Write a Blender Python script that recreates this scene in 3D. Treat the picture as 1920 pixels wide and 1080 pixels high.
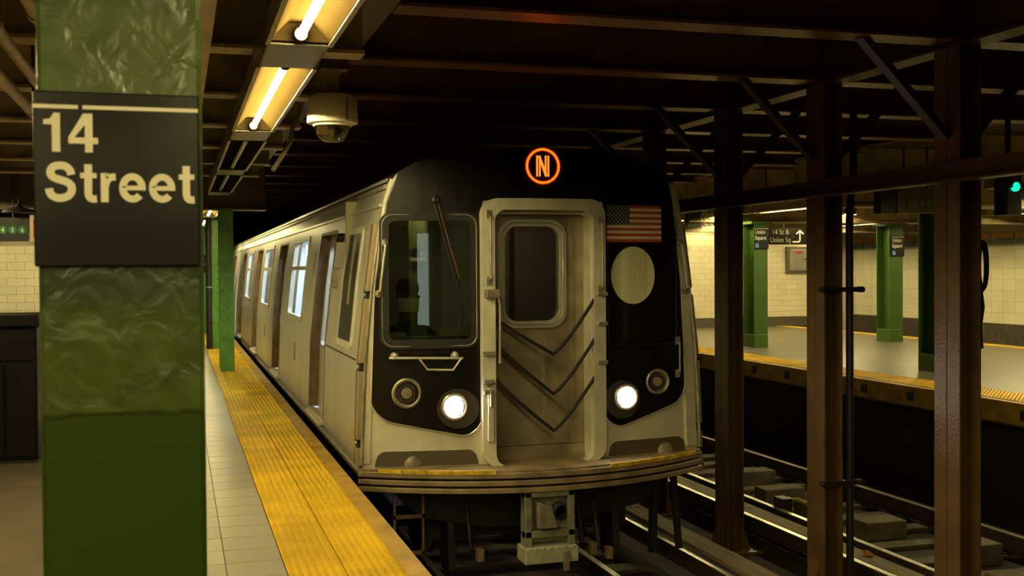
import bpy, bmesh, math, random
from mathutils import Vector, Matrix
from mathutils.geometry import tessellate_polygon
random.seed(7)
PI = math.pi
for o in list(bpy.data.objects):
    bpy.data.objects.remove(o, do_unlink=True)
scene = bpy.context.scene
COL = scene.collection

# ------------------------------------------------------------------ camera, world, exposure
def setup_camera():
    cd = bpy.data.cameras.new('camera')
    cam = bpy.data.objects.new('camera', cd)
    COL.objects.link(cam)
    cd.sensor_width = 36.0
    cd.lens = 36.0 * 2100 / 1920
    yaw, pit, roll = math.radians(16.6), math.radians(-0.99), math.radians(0.4)
    f = Vector((math.sin(yaw) * math.cos(pit), math.cos(yaw) * math.cos(pit), math.sin(pit)))
    r0 = Vector((math.cos(yaw), -math.sin(yaw), 0))
    u0 = r0.cross(f)
    r = r0 * math.cos(roll) - u0 * math.sin(roll)
    u = u0 * math.cos(roll) + r0 * math.sin(roll)
    m = Matrix((r, u, -f)).transposed().to_4x4()
    m.translation = Vector((0, 0, 1.6))
    cam.matrix_world = m
    cd.clip_start = 0.05
    cd.clip_end = 300
    cd.dof.use_dof = True
    cd.dof.focus_distance = 9.6
    cd.dof.aperture_fstop = 5.6
    scene.camera = cam
setup_camera()
w = bpy.data.worlds.new('world')
scene.world = w
w.use_nodes = True
w.node_tree.nodes['Background'].inputs[0].default_value = (0.02, 0.016, 0.010, 1)
w.node_tree.nodes['Background'].inputs[1].default_value = 0.15
vs = scene.view_settings
vs.view_transform = 'Standard'
vs.look = 'None'
vs.gamma = 1
vs.use_curve_mapping = False
vs.exposure = 0.1
TUBE = 155.0        # strength of every fluorescent tube
TUBE_COL = (1.0, 0.84, 0.36)

# ------------------------------------------------------------------ materials
MATS = {}
def mat(name, col, rough=.5, metal=0., var=.0, scale=8., bump=0., bscale=60., col2=None, detail=4., coat=0., objvar=0., spec=.5, rvar=0., stretch=None, world=False):
    if name in MATS:
        return MATS[name]
    m = bpy.data.materials.new(name)
    m.use_nodes = True
    nt = m.node_tree
    b = nt.nodes['Principled BSDF']
    b.inputs['Roughness'].default_value = rough
    b.inputs['Metallic'].default_value = metal
    b.inputs['Specular IOR Level'].default_value = spec
    if coat:
        b.inputs['Coat Weight'].default_value = coat
        b.inputs['Coat Roughness'].default_value = .15
    c = (*col, 1)
    b.inputs['Base Color'].default_value = c
    tc = nt.nodes.new('ShaderNodeTexCoord')
    vec = tc.outputs['Object']
    if world:
        gm = nt.nodes.new('ShaderNodeNewGeometry')
        vec = gm.outputs['Position']
    if stretch:
        mp = nt.nodes.new('ShaderNodeMapping')
        mp.inputs['Scale'].default_value = stretch
        nt.links.new(vec, mp.inputs[0])
        vec = mp.outputs[0]
    last = None
    if var or col2:
        n = nt.nodes.new('ShaderNodeTexNoise')
        n.inputs['Scale'].default_value = scale
        n.inputs['Detail'].default_value = detail
        nt.links.new(vec, n.inputs['Vector'])
        rmp = nt.nodes.new('ShaderNodeValToRGB')
        rmp.color_ramp.elements[0].position = .32
        rmp.color_ramp.elements[1].position = .68
        c2 = col2 if col2 else tuple(min(1, x * (1 + var)) for x in col)
        c1 = col if col2 else tuple(x * (1 - var) for x in col)
        rmp.color_ramp.elements[0].color = (*c1, 1)
        rmp.color_ramp.elements[1].color = (*c2, 1)
        nt.links.new(n.outputs['Fac'], rmp.inputs[0])
        last = rmp.outputs[0]
        if rvar:
            mr = nt.nodes.new('ShaderNodeMapRange')
            mr.inputs[3].default_value = max(.02, rough - rvar)
            mr.inputs[4].default_value = min(1, rough + rvar)
            nt.links.new(n.outputs['Fac'], mr.inputs[0])
            nt.links.new(mr.outputs[0], b.inputs['Roughness'])
    if objvar:
        oi = nt.nodes.new('ShaderNodeObjectInfo')
        mr = nt.nodes.new('ShaderNodeMapRange')
        mr.inputs[3].default_value = 1 - objvar
        mr.inputs[4].default_value = 1 + objvar
        nt.links.new(oi.outputs['Random'], mr.inputs[0])
        mx = nt.nodes.new('ShaderNodeVectorMath')
        mx.operation = 'SCALE'
        if last:
            nt.links.new(last, mx.inputs[0])
        else:
            mx.inputs[0].default_value = col
        nt.links.new(mr.outputs[0], mx.inputs['Scale'])
        last = mx.outputs[0]
    if last:
        nt.links.new(last, b.inputs['Base Color'])
    if bump:
        n2 = nt.nodes.new('ShaderNodeTexNoise')
        n2.inputs['Scale'].default_value = bscale
        n2.inputs['Detail'].default_value = 3
        nt.links.new(vec, n2.inputs['Vector'])
        bp = nt.nodes.new('ShaderNodeBump')
        bp.inputs['Strength'].default_value = bump
        bp.inputs['Distance'].default_value = .02
        nt.links.new(n2.outputs['Fac'], bp.inputs['Height'])
        nt.links.new(bp.outputs[0], b.inputs['Normal'])
    MATS[name] = m
    return m

def emit(name, col, strength):
    if name in MATS:
        return MATS[name]
    m = bpy.data.materials.new(name)
    m.use_nodes = True
    nt = m.node_tree
    nt.nodes.remove(nt.nodes['Principled BSDF'])
    e = nt.nodes.new('ShaderNodeEmission')
    e.inputs[0].default_value = (*col, 1)
    e.inputs[1].default_value = strength
    nt.links.new(e.outputs[0], nt.nodes['Material Output'].inputs[0])
    MATS[name] = m
    return m

def glass(name, tint, refl=.9, base=.06, ior=1.5):
    """thin pane: clear tinted transmission plus a mirror coat by fresnel"""
    m = bpy.data.materials.new(name)
    m.use_nodes = True
    nt = m.node_tree
    nt.nodes.remove(nt.nodes['Principled BSDF'])
    t = nt.nodes.new('ShaderNodeBsdfTransparent')
    t.inputs[0].default_value = (*tint, 1)
    g = nt.nodes.new('ShaderNodeBsdfGlossy')
    g.inputs['Roughness'].default_value = .02
    g.inputs[0].default_value = (refl, refl, refl, 1)
    fr = nt.nodes.new('ShaderNodeFresnel')
    fr.inputs[0].default_value = ior
    ad = nt.nodes.new('ShaderNodeMath')
    ad.operation = 'ADD'
    ad.use_clamp = True
    ad.inputs[1].default_value = base
    nt.links.new(fr.outputs[0], ad.inputs[0])
    mx = nt.nodes.new('ShaderNodeMixShader')
    nt.links.new(ad.outputs[0], mx.inputs[0])
    nt.links.new(t.outputs[0], mx.inputs[1])
    nt.links.new(g.outputs[0], mx.inputs[2])
    nt.links.new(mx.outputs[0], nt.nodes['Material Output'].inputs[0])
    MATS[name] = m
    return m

def column_paint():
    """thick glossy green enamel, lumpy, with an older darker coat low down whose edge is wavy"""
    m = bpy.data.materials.new('lumpy_green_enamel')
    m.use_nodes = True
    nt = m.node_tree
    L = nt.links.new
    b = nt.nodes['Principled BSDF']
    tc = nt.nodes.new('ShaderNodeTexCoord')
    sx = nt.nodes.new('ShaderNodeSeparateXYZ')
    L(tc.outputs['Object'], sx.inputs[0])
    n1 = nt.nodes.new('ShaderNodeTexNoise')
    n1.inputs['Scale'].default_value = 6
    n1.inputs['Detail'].default_value = 3
    L(tc.outputs['Object'], n1.inputs['Vector'])
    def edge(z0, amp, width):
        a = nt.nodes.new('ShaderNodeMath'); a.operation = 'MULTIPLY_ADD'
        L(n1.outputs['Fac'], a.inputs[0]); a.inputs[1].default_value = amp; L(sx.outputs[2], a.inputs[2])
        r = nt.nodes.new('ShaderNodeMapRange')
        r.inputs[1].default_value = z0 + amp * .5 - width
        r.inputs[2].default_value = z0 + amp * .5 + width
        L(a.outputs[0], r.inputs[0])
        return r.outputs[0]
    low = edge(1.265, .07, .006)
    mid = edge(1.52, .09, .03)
    n2 = nt.nodes.new('ShaderNodeTexNoise')
    n2.inputs['Scale'].default_value = 14
    n2.inputs['Detail'].default_value = 5
    L(tc.outputs['Object'], n2.inputs['Vector'])
    r2 = nt.nodes.new('ShaderNodeValToRGB')
    r2.color_ramp.elements[0].position = .3
    r2.color_ramp.elements[1].position = .7
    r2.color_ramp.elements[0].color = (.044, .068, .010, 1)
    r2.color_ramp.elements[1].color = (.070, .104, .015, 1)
    L(n2.outputs['Fac'], r2.inputs[0])
    def mix(fac, a, bcol):
        x = nt.nodes.new('ShaderNodeMix'); x.data_type = 'RGBA'
        L(fac, x.inputs[0])
        if isinstance(a, tuple): x.inputs[6].default_value = a
        else: L(a, x.inputs[6])
        if isinstance(bcol, tuple): x.inputs[7].default_value = bcol
        else: L(bcol, x.inputs[7])
        return x.outputs[2]
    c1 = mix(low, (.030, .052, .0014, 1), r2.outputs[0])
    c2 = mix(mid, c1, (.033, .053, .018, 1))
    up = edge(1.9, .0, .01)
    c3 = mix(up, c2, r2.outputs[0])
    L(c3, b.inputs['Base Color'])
    b.inputs['Roughness'].default_value = .3
    b.inputs['Specular IOR Level'].default_value = .5
    n3 = nt.nodes.new('ShaderNodeTexNoise')
    n3.inputs['Scale'].default_value = 11
    n3.inputs['Detail'].default_value = 3
    n3.inputs['Distortion'].default_value = .5
    L(tc.outputs['Object'], n3.inputs['Vector'])
    # lumps are strong above the old coat and slight on it
    am = nt.nodes.new('ShaderNodeMapRange'); L(low, am.inputs[0]); am.inputs[3].default_value = .25; am.inputs[4].default_value = 1
    mu = nt.nodes.new('ShaderNodeMath'); mu.operation = 'MULTIPLY'; L(n3.outputs['Fac'], mu.inputs[0]); L(am.outputs[0], mu.inputs[1])
    ad = nt.nodes.new('ShaderNodeMath'); ad.operation = 'MULTIPLY_ADD'; L(low, ad.inputs[0]); ad.inputs[1].default_value = .25; L(mu.outputs[0], ad.inputs[2])
    bp = nt.nodes.new('ShaderNodeBump')
    bp.inputs['Strength'].default_value = .5
    bp.inputs['Distance'].default_value = .02
    L(ad.outputs[0], bp.inputs['Height'])
    L(bp.outputs[0], b.inputs['Normal'])
    MATS['column_paint'] = m
    return m

GREEN = mat('green_enamel', (.12, .30, .04), .32, var=.2, scale=5, bump=.15, bscale=25)
BROWN = mat('brown_steel_paint', (.115, .063, .026), .36, var=.3, scale=3, bump=.2, bscale=40)
BROWND = mat('shaded_brown_steel', (.062, .035, .016), .42, var=.3, scale=3)  # darker copy of the brown paint; overhead shade put into the colour
DARK = mat('soot_black_steel', (.018, .014, .012), .5, var=.3, scale=4, bump=.2)
SOOT = mat('sooty_concrete', (.018, .014, .011), .85, var=.35, scale=2.5, bump=.3, bscale=20)
CEIL = mat('platform_ceiling_paint', (.14, .105, .05), .6, var=.3, scale=2)
BEAMCREAM = mat('cream_beam_paint', (.42, .33, .17), .45, var=.25, scale=4, bump=.1)
STEEL = mat('brushed_stainless', (.62, .60, .53), .36, .5, var=.10, scale=3, rvar=.08, bump=.02, bscale=8, stretch=(1, 1, .25))
STEEL2 = mat('satin_stainless_front', (.74, .70, .56), .42, .35, var=.12, scale=5, rvar=.08)
STEELD = mat('worn_steel', (.40, .35, .26), .42, .6, var=.3, scale=9, rvar=.1)
DOORST = mat('grimy_door_steel', (.36, .30, .20), .38, .55, var=.28, scale=4, rvar=.1)
BLACK = mat('gloss_black_mask', (.009, .0075, .006), .28, var=.3, scale=5, spec=.28)
RUBBER = mat('black_rubber', (.012, .011, .010), .6)
TACT = mat('yellow_tactile', (.68, .425, .007), .5, var=.20, scale=2.2, objvar=.10, detail=7, spec=.25, world=True)
EDGEY = mat('yellow_edge_board', (.40, .235, .03), .55, var=.35, scale=4)
TILEG = mat('grey_floor_tile', (.34, .305, .23), .32, var=.10, scale=1.2, objvar=.12, rvar=.06, world=True)
GROUT = mat('dark_grout', (.05, .042, .03), .8)
FARFL = mat('far_platform_floor', (.155, .135, .095), .34, var=.12, scale=2)
WTILE = mat('white_glazed_tile', (.80, .73, .54), .22, var=.05, scale=1.5, objvar=.04, world=True)
WGROUT = mat('wall_grout', (.40, .35, .24), .7)
CONC = mat('concrete', (.13, .10, .06), .8, var=.3, scale=6, bump=.2)
WOOD = mat('sooty_tie_wood', (.10, .075, .045), .75, var=.4, scale=6, bump=.3)
BOARD = mat('third_rail_board', (.17, .125, .06), .7, var=.3, scale=5, stretch=(3, .4, 3))
RAIL = mat('polished_rail', (.85, .80, .68), .3, .7)
RAILD = mat('rusty_rail', (.06, .04, .025), .6, .3, var=.3)
SIGNB = mat('black_sign_enamel', (.010, .009, .008), .25, var=.3, scale=4, rvar=.08, spec=.35)
SIGNW = mat('sign_white', (.78, .72, .52), .4)
SIGNW2 = mat('sign_white_small', (.85, .82, .72), .4)
CREAM_DARK = mat('darkened_fixture_enamel', (.034, .022, .0075), .6, var=.06, scale=6, spec=.0)  # cream darkened to near black so tube glare doesn't burn it out
FIXD = mat('fixture_side_steel', (.42, .36, .22), .35, .3, var=.2)
COVER = mat('fixture_cover_plate', (.20, .19, .10), .3, .2, var=.2)
TUBEON = emit('fluorescent_tube_lit', TUBE_COL, TUBE)
TUBEOFF = mat('fluorescent_tube_off', (.75, .72, .58), .2)
CAMW = mat('camera_housing_white', (.90, .84, .66), .3, var=.08, scale=9)
BLUE = mat('sign_blue', (.02, .17, .55), .4)
RED = mat('sign_red', (.50, .035, .02), .5)
GLASSW = glass('windshield_glass', (.72, .75, .64), .9, .12)
GLASSS = glass('side_window_glass', (.92, .97, 1.0), .9, .07, 1.001)
GLASSD = glass('door_window_glass', (.5, .47, .40), .9, .08)
DOME = glass('camera_dome_glass', (.55, .52, .42), .9, .10)
COLP = column_paint()

# ------------------------------------------------------------------ mesh helpers
ORIG = {}
class MB:
    def __init__(s):
        s.v, s.f = [], []
    def add(s, vs, fs):
        n = len(s.v)
        s.v += [tuple(p) for p in vs]
        s.f += [tuple(i + n for i in f) for f in fs]
        return s
    def box(s, x0, x1, y0, y1, z0, z1):
        return s.add([(x0, y0, z0), (x1, y0, z0), (x1, y1, z0), (x0, y1, z0), (x0, y0, z1), (x1, y0, z1), (x1, y1, z1), (x0, y1, z1)],
                     [(0, 3, 2, 1), (4, 5, 6, 7), (0, 1, 5, 4), (1, 2, 6, 5), (2, 3, 7, 6), (3, 0, 4, 7)])
    def bar(s, p0, p1, wx, wz, up=(0, 0, 1)):
        """rectangular bar from p0 to p1"""
        p0, p1 = Vector(p0), Vector(p1)
        d = (p1 - p0).normalized()
        a = d.cross(Vector(up))
        if a.length < 1e-4:
            a = d.cross(Vector((1, 0, 0)))
        a.normalize()
        b = a.cross(d)
        q = []
        for p in (p0, p1):
            for i, j in ((-1, -1), (1, -1), (1, 1), (-1, 1)):
                q.append(p + a * (wx / 2 * i) + b * (wz / 2 * j))
        return s.add(q, [(0, 1, 2, 3), (7, 6, 5, 4), (0, 4, 5, 1), (1, 5, 6, 2), (2, 6, 7, 3), (3, 7, 4, 0)])
    def cyl(s, p0, p1, r, n=16, r2=None):
        p0, p1 = Vector(p0), Vector(p1)
        r2 = r if r2 is None else r2
        d = (p1 - p0).normalized()
        a = d.cross(Vector((0, 0, 1)))
        if a.length < 1e-4:
            a = Vector((1, 0, 0))
        a.normalize()
        b = a.cross(d)
        q = []
        for p, rr in ((p0, r), (p1, r2)):
            for i in range(n):
                t = 2 * PI * i / n
                q.append(p + a * (rr * math.cos(t)) + b * (rr * math.sin(t)))
        fs = [(i, (i + 1) % n, n + (i + 1) % n, n + i) for i in range(n)]
        fs += [tuple(range(n - 1, -1, -1)), tuple(range(n, 2 * n))]
        return s.add(q, fs)
    def tube(s, pts, r, n=8, closed=False):
        pts = [Vector(p) for p in pts]
        m = len(pts)
        q = []
        ref = None
        for k in range(m):
            if closed:
                d = pts[(k + 1) % m] - pts[k - 1]
            else:
                d = pts[min(k + 1, m - 1)] - pts[max(k - 1, 0)]
            d.normalize()
            if ref is None:
                ref = d.cross(Vector((0, 0, 1)))
                if ref.length < .05:
                    ref = d.cross(Vector((1, 0, 0)))
            a = (ref - d * ref.dot(d)).normalized()
            ref = a
            b = d.cross(a)
            for i in range(n):
                t = 2 * PI * i / n
                q.append(pts[k] + a * (r * math.cos(t)) + b * (r * math.sin(t)))
        fs = []
        for k in range(m if closed else m - 1):
            k2 = (k + 1) % m
            for i in range(n):
                j = (i + 1) % n
                fs.append((k * n + i, k * n + j, k2 * n + j, k2 * n + i))
        if not closed:
            fs += [tuple(range(n - 1, -1, -1)), tuple((m - 1) * n + i for i in range(n))]
        return s.add(q, fs)
    def lathe(s, prof, c, axis='z', n=24):
        """prof: list of (radius, height)"""
        c = Vector(c)
        q = []
        for r, h in prof:
            for i in range(n):
                t = 2 * PI * i / n
                a, b = r * math.cos(t), r * math.sin(t)
                p = {'z': (a, b, h), 'y': (a, h, b), 'x': (h, a, b)}[axis]
                q.append(c + Vector(p))
        fs = []
        for k in range(len(prof) - 1):
            for i in range(n):
                j = (i + 1) % n
                fs.append((k * n + i, k * n + j, (k + 1) * n + j, (k + 1) * n + i))
        fs += [tuple(range(n - 1, -1, -1)), tuple((len(prof) - 1) * n + i for i in range(n))]
        return s.add(q, fs)
    def prism(s, poly, axis, a, b):
        """poly in the two other axes, extruded from a to b along axis"""
        n = len(poly)
        q = []
        for h in (a, b):
            for u, v in poly:
                q.append({'y': (u, h, v), 'x': (h, u, v), 'z': (u, v, h)}[axis])
        fs = [(i, (i + 1) % n, n + (i + 1) % n, n + i) for i in range(n)] + [tuple(range(n - 1, -1, -1)), tuple(range(n, 2 * n))]
        return s.add(q, fs)
    def build(s, name, m, parent=None, smooth=False, bevel=0, origin=None):
        me = bpy.data.meshes.new(name)
        org = Vector(ORIG[parent.name]) if parent else Vector(origin or (0, 0, 0))
        me.from_pydata([Vector(p) - org for p in s.v], [], s.f)
        bm = bmesh.new()
        bm.from_mesh(me)
        bmesh.ops.recalc_face_normals(bm, faces=bm.faces)
        bm.to_mesh(me)
        bm.free()
        return finish(name, me, m, parent, smooth, bevel, org)

def finish(name, me, m, parent, smooth=False, bevel=0, org=(0, 0, 0)):
    me.materials.append(m)
    if smooth:
        for p in me.polygons:
            p.use_smooth = True
        try:
            me.set_sharp_from_angle(angle=math.radians(40))
        except Exception:
            pass
    o = bpy.data.objects.new(name, me)
    COL.objects.link(o)
    if parent:
        o.parent = parent
        ORIG[o.name] = ORIG[parent.name]
    else:
        o.location = org
        ORIG[o.name] = tuple(org)
    if bevel:
        md = o.modifiers.new('bevel', 'BEVEL')
        md.width = bevel
        md.segments = 2
        md.limit_method = 'ANGLE'
        md.angle_limit = math.radians(50)
    return o

def tag(o, label=None, cat=None, group=None, kind=None):
    if label: o['label'] = label
    if cat: o['category'] = cat
    if group: o['group'] = group
    if kind: o['kind'] = kind
    return o
def thing(name, label, cat, loc=(0, 0, 0), group=None):
    o = bpy.data.objects.new(name, None)
    o.empty_display_size = .1
    COL.objects.link(o)
    o.location = loc
    ORIG[o.name] = tuple(loc)
    return tag(o, label, cat, group)
def copy_tree(o, loc=None, label=None, parent=None, group=None):
    c = o.copy()
    COL.objects.link(c)
    if parent: c.parent = parent
    if loc is not None: c.location = loc
    if label: c['label'] = label
    if group: c['group'] = group
    for ch in list(o.children):
        copy_tree(ch, parent=c)
    return c
def struct(o):
    o['kind'] = 'structure'
    return o

def rrect(u0, v0, u1, v1, r, n=6):
    return roundpoly([(u0, v0), (u1, v0), (u1, v1), (u0, v1)], r, n)
def roundpoly(pts, rad, n=6):
    m = len(pts)
    out = []
    for i in range(m):
        p = Vector(pts[i]); a = Vector(pts[i - 1]); b = Vector(pts[(i + 1) % m])
        r = rad[i] if isinstance(rad, (list, tuple)) else rad
        if r <= 0:
            out.append(tuple(p)); continue
        da = (a - p); db = (b - p)
        la, lb = da.length, db.length
        da.normalize(); db.normalize()
        ang = da.angle(db)
        t = min(r / math.tan(ang / 2), la * .49, lb * .49)
        rr = t * math.tan(ang / 2)
        p0, p1 = p + da * t, p + db * t
        c = p + (da + db).normalized() * (rr / math.sin(ang / 2))
        a0 = math.atan2(*(p0 - c).yx); a1 = math.atan2(*(p1 - c).yx)
        d = (a1 - a0 + PI) % (2 * PI) - PI
        for k in range(n + 1):
            q = a0 + d * k / n
            out.append((c.x + rr * math.cos(q), c.y + rr * math.sin(q)))
    return out
def circle(cu, cv, r, n=28, ry=None):
    ry = ry or r
    return [(cu + r * math.cos(2 * PI * i / n), cv + ry * math.sin(2 * PI * i / n)) for i in range(n)]

def panel(name, outer, holes, w0, w1, fn, m, parent, cu=(), cv=(), smooth=False, bevel=0):
    """flat outline with holes, cut by the planes u=cu, v=cv, given depth w0..w1 and bent by fn(u,v,w)"""
    loops = [[Vector((u, v, 0)) for u, v in l] for l in [outer] + list(holes)]
    tris = tessellate_polygon(loops)
    bm = bmesh.new()
    vs = [bm.verts.new(p) for l in loops for p in l]
    for t in tris:
        try:
            bm.faces.new([vs[i] for i in t])
        except ValueError:
            pass
    bmesh.ops.recalc_face_normals(bm, faces=bm.faces)
    for x in cu:
        bmesh.ops.bisect_plane(bm, geom=bm.verts[:] + bm.edges[:] + bm.faces[:], plane_co=(x, 0, 0), plane_no=(1, 0, 0))
    for y in cv:
        bmesh.ops.bisect_plane(bm, geom=bm.verts[:] + bm.edges[:] + bm.faces[:], plane_co=(0, y, 0), plane_no=(0, 1, 0))
    r = bmesh.ops.extrude_face_region(bm, geom=bm.faces[:])
    new = {e for e in r['geom'] if isinstance(e, bmesh.types.BMVert)}
    org = Vector(ORIG[parent.name]) if parent else Vector((0, 0, 0))
    for v in bm.verts:
        v.co = Vector(fn(v.co.x, v.co.y, w1 if v in new else w0)) - org
    bmesh.ops.recalc_face_normals(bm, faces=bm.faces)
    me = bpy.data.meshes.new(name)
    bm.to_mesh(me)
    bm.free()
    return finish(name, me, m, parent, smooth, bevel, org)

def ring(outer_fn, inner_fn):
    return outer_fn, [inner_fn]

def text(s, size, loc, m, parent, name='lettering', rot=(PI / 2, 0, 0), ext=.0012, bold=0., align='LEFT', sx=1.0, space=1.0):
    cu = bpy.data.curves.new(name, 'FONT')
    cu.body = s
    cu.size = size
    cu.extrude = ext
    cu.offset = bold
    cu.align_x = align
    cu.space_character = space
    cu.resolution_u = 4
    t = bpy.data.objects.new(name, cu)
    COL.objects.link(t)
    dg = bpy.context.evaluated_depsgraph_get()
    me = bpy.data.meshes.new_from_object(t.evaluated_get(dg))
    bpy.data.objects.remove(t, do_unlink=True)
    M = Matrix.Translation(Vector(loc) - Vector(ORIG[parent.name])) @ Matrix.Rotation(rot[2], 4, 'Z') @ Matrix.Rotation(rot[0], 4, 'X') @ Matrix.Diagonal((sx, 1, 1, 1))
    me.transform(M)
    me.name = name
    return finish(name, me, m, parent)

# ------------------------------------------------------------------ sign lettering cut from strokes
def stroke_quads(pts, wd):
    pts = [Vector(p) for p in pts]
    L, R = [], []
    for i, p in enumerate(pts):
        d = (pts[min(i + 1, len(pts) - 1)] - pts[max(i - 1, 0)]).normalized()
        nrm = Vector((-d.y, d.x))
        L.append(p + nrm * wd / 2); R.append(p - nrm * wd / 2)
    return [[L[i], L[i + 1], R[i + 1], R[i]] for i in range(len(pts) - 1)]
def smooth_pts(pts, k=4):
    out = []
    n = len(pts)
    for i in range(n - 1):
        p0, p1, p2, p3 = (Vector(pts[max(i - 1, 0)]), Vector(pts[i]), Vector(pts[i + 1]), Vector(pts[min(i + 2, n - 1)]))
        for j in range(k):
            t = j / k
            out.append(.5 * ((2 * p1) + (p2 - p0) * t + (2 * p0 - 5 * p1 + 4 * p2 - p3) * t * t + (3 * p1 - p0 - 3 * p2 + p3) * t ** 3))
    out.append(Vector(pts[-1]))
    return out
def ell(cx, cy, rx, ry, a0, a1, n=22):
    return [(cx + rx * math.cos(math.radians(a0 + (a1 - a0) * i / n)), cy + ry * math.sin(math.radians(a0 + (a1 - a0) * i / n))) for i in range(n + 1)]
def glyph(ch):
    """polygons in units of the cap height, and the advance"""
    if ch == '1':
        return [[(0, .70), (0, .82), (.16, .85), (.25, 1.0), (.40, 1), (.40, 0), (.20, 0), (.20, .70)]], .56
    if ch == '4':
        return [[(.36, 1), (.59, 1), (.44, .76), (.15, .38), (0, .38)], [(0, .38), (.72, .38), (.72, .22), (0, .22)], [(.40, 1), (.59, 1), (.59, 0), (.40, 0)]], .80
    if ch == 'S':
        c = [(.605, .68), (.57, .80), (.47, .89), (.345, .91), (.21, .885), (.13, .80), (.125, .69), (.20, .605), (.345, .55), (.50, .495), (.60, .41), (.61, .27), (.53, .15), (.36, .09), (.20, .12), (.11, .21), (.085, .33)]
        return stroke_quads(smooth_pts(c), .19), .77
    if ch == 't':
        c = [(.21, .95), (.21, .5), (.21, .22), (.245, .11), (.32, .075), (.41, .08)]
        return stroke_quads([c[0], c[1]], .185) + stroke_quads(smooth_pts(c[1:]), .185) + [[(.02, .60), (.41, .60), (.41, .735), (.02, .735)]], .46
    if ch == 'r':
        return [[(.03, 0), (.215, 0), (.215, .735), (.03, .735)]] + stroke_quads(smooth_pts([(.13, .38), (.17, .53), (.25, .625), (.39, .64)]), .175), .44
    if ch == 'e':
        return stroke_quads(ell(.335, .37, .235, .285, 0, 318, 30), .175) + [[(.10, .31), (.655, .31), (.655, .425), (.10, .425)]], .70
    return [], .3
def lettering(s, cap, x, y, z, m, parent, adv=1.0):
    mb = MB()
    for ch in s:
        polys, a = glyph(ch)
        for k, P in enumerate(polys):
            mb.prism([(x + p[0] * cap, z + p[1] * cap) for p in P], 'y', y - .001 - .00003 * (k % 7), y)
        x += a * cap * adv
    return mb.build('lettering', m, parent)

# ------------------------------------------------------------------ the setting: near platform
X_EDGE = 1.26            # outer face of the near platform's edge board
Z_BED = -1.32
PY0, PY1 = -9.0, 46.0
floor = struct(MB().box(-9, .535, PY0, PY1, -.25, -.006).box(.535, X_EDGE - .13, PY0, PY1, -.25, -.012).build('floor', GROUT))
# tiles of the walking surface: those the picture shows best are single pieces
tm = MB().box(-.1497, .1497, -.1497, .1497, -.02, 0)
t0 = None
cells = []
for i in range(4):
    for j in range(74):
        cells.append((.535 - .1525 - i * .305, 4.6 + j * .305))
for (x, y) in cells:
    if t0 is None:
        t0 = tm.build('floor_tile', TILEG, floor, bevel=0)
        t0.location = (x, y, 0)
    else:
        c = t0.copy(); COL.objects.link(c); c.location = (x, y, 0)
CONCF = mat('brown_concrete_floor', (.115, .085, .05), .6, var=.2, scale=3, world=True)
for k in range(6):
    for q in range(3):
        MB().box(-.69 - 2.75 * (q + 1) + .008, -.69 - 2.75 * q - .004, PY0 + 9 * k - .5 * q, PY0 + 9 * k + 8.992 - .5 * q, -.02, -.001).build('concrete_slab', CONCF, floor)
# tactile warning panels, two rows side by side
def tact_mesh(w, l, nx, ny):
    mb = MB().box(-w / 2 + .002, w / 2 - .002, -l / 2 + .002, l / 2 - .002, -.02, .002)
    sx, sy = w / nx, l / ny
    for i in range(nx):
        for j in range(ny):
            cx, cy = -w / 2 + sx * (i + .5), -l / 2 + sy * (j + .5)
            q = []
            for r, z in ((.0135, .0018), (.0085, .0100)):
                for k in range(6):
                    q.append((cx + r * math.cos(PI * k / 3), cy + r * math.sin(PI * k / 3), z))
            mb.add(q, [(k, (k + 1) % 6, 6 + (k + 1) % 6, 6 + k) for k in range(6)] + [tuple(range(6, 12))])
    return mb
strip = tag(thing('tactile_strip', 'bright yellow studded warning strip along the near platform edge beside the train', 'warning strip', (0, 0, 0)))
tp = None
for j in range(62):
    for x in (.535 + .15, .535 + .15 + .3):
        y = 3.2 + .61 * j
        if tp is None:
            tp = tact_mesh(.298, .61, 7, 14).build('tactile_panel', TACT, strip)
            tp.location = (x, y, 0)
        else:
            c = tp.copy(); COL.objects.link(c); c.location = (x, y, 0)
eb = None
edge = thing('edge_board', 'worn yellow rubbing board capping the near platform edge', 'edge board', (0, 0, 0))
for j in range(14):
    y0 = -8 + j * 3.66
    MB().box(X_EDGE - .122, X_EDGE, y0 + .004, y0 + 3.656, -.13, -.002).build('board', EDGEY, edge, bevel=.012)
struct(MB().box(X_EDGE - .35, X_EDGE - .06, PY0, PY1, Z_BED, -.13).build('wall_platform', SOOT))

# track bed, and the concrete kerb the centre columns stand on
struct(MB().box(X_EDGE - .35, 21, PY0, PY1, Z_BED - .2, Z_BED).build('floor_trackbed', SOOT))

# far platform
XF = 9.3
far_floor = struct(MB().box(XF + .12, 15.9, PY0, PY1, -.3, 0).build('floor_far_platform', FARFL))
fstrip = thing('tactile_strip', 'yellow studded warning strip along the far platform edge across the tracks', 'warning strip', (0, 0, 0))
fp = None
for j in range(36):
    y = 8 + .61 * j
    for x in (XF + .12 + .15, XF + .12 + .45):
        if fp is None:
            fp = tact_mesh(.298, .61, 5, 10).build('tactile_panel', TACT, fstrip); fp.location = (x, y, .004)
        else:
            c = fp.copy(); COL.objects.link(c); c.location = (x, y, .004)
fstrip2 = thing('tactile_strip', 'thin yellow warning strip at the back of the far platform before the tiled wall', 'warning strip', (0, 0, 0))
for j in range(36):
    c = fp.copy(); COL.objects.link(c); c.parent = fstrip2; c.location = (15.6, 12 + .61 * j, .004)
fedge = thing('edge_board', 'grimy yellow brown edge beam under the far platform strip', 'edge board', (0, 0, 0))
MB().box(XF, XF + .12, PY0, PY1, -.26, 0).build('board', EDGEY, fedge, bevel=.01)
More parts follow.
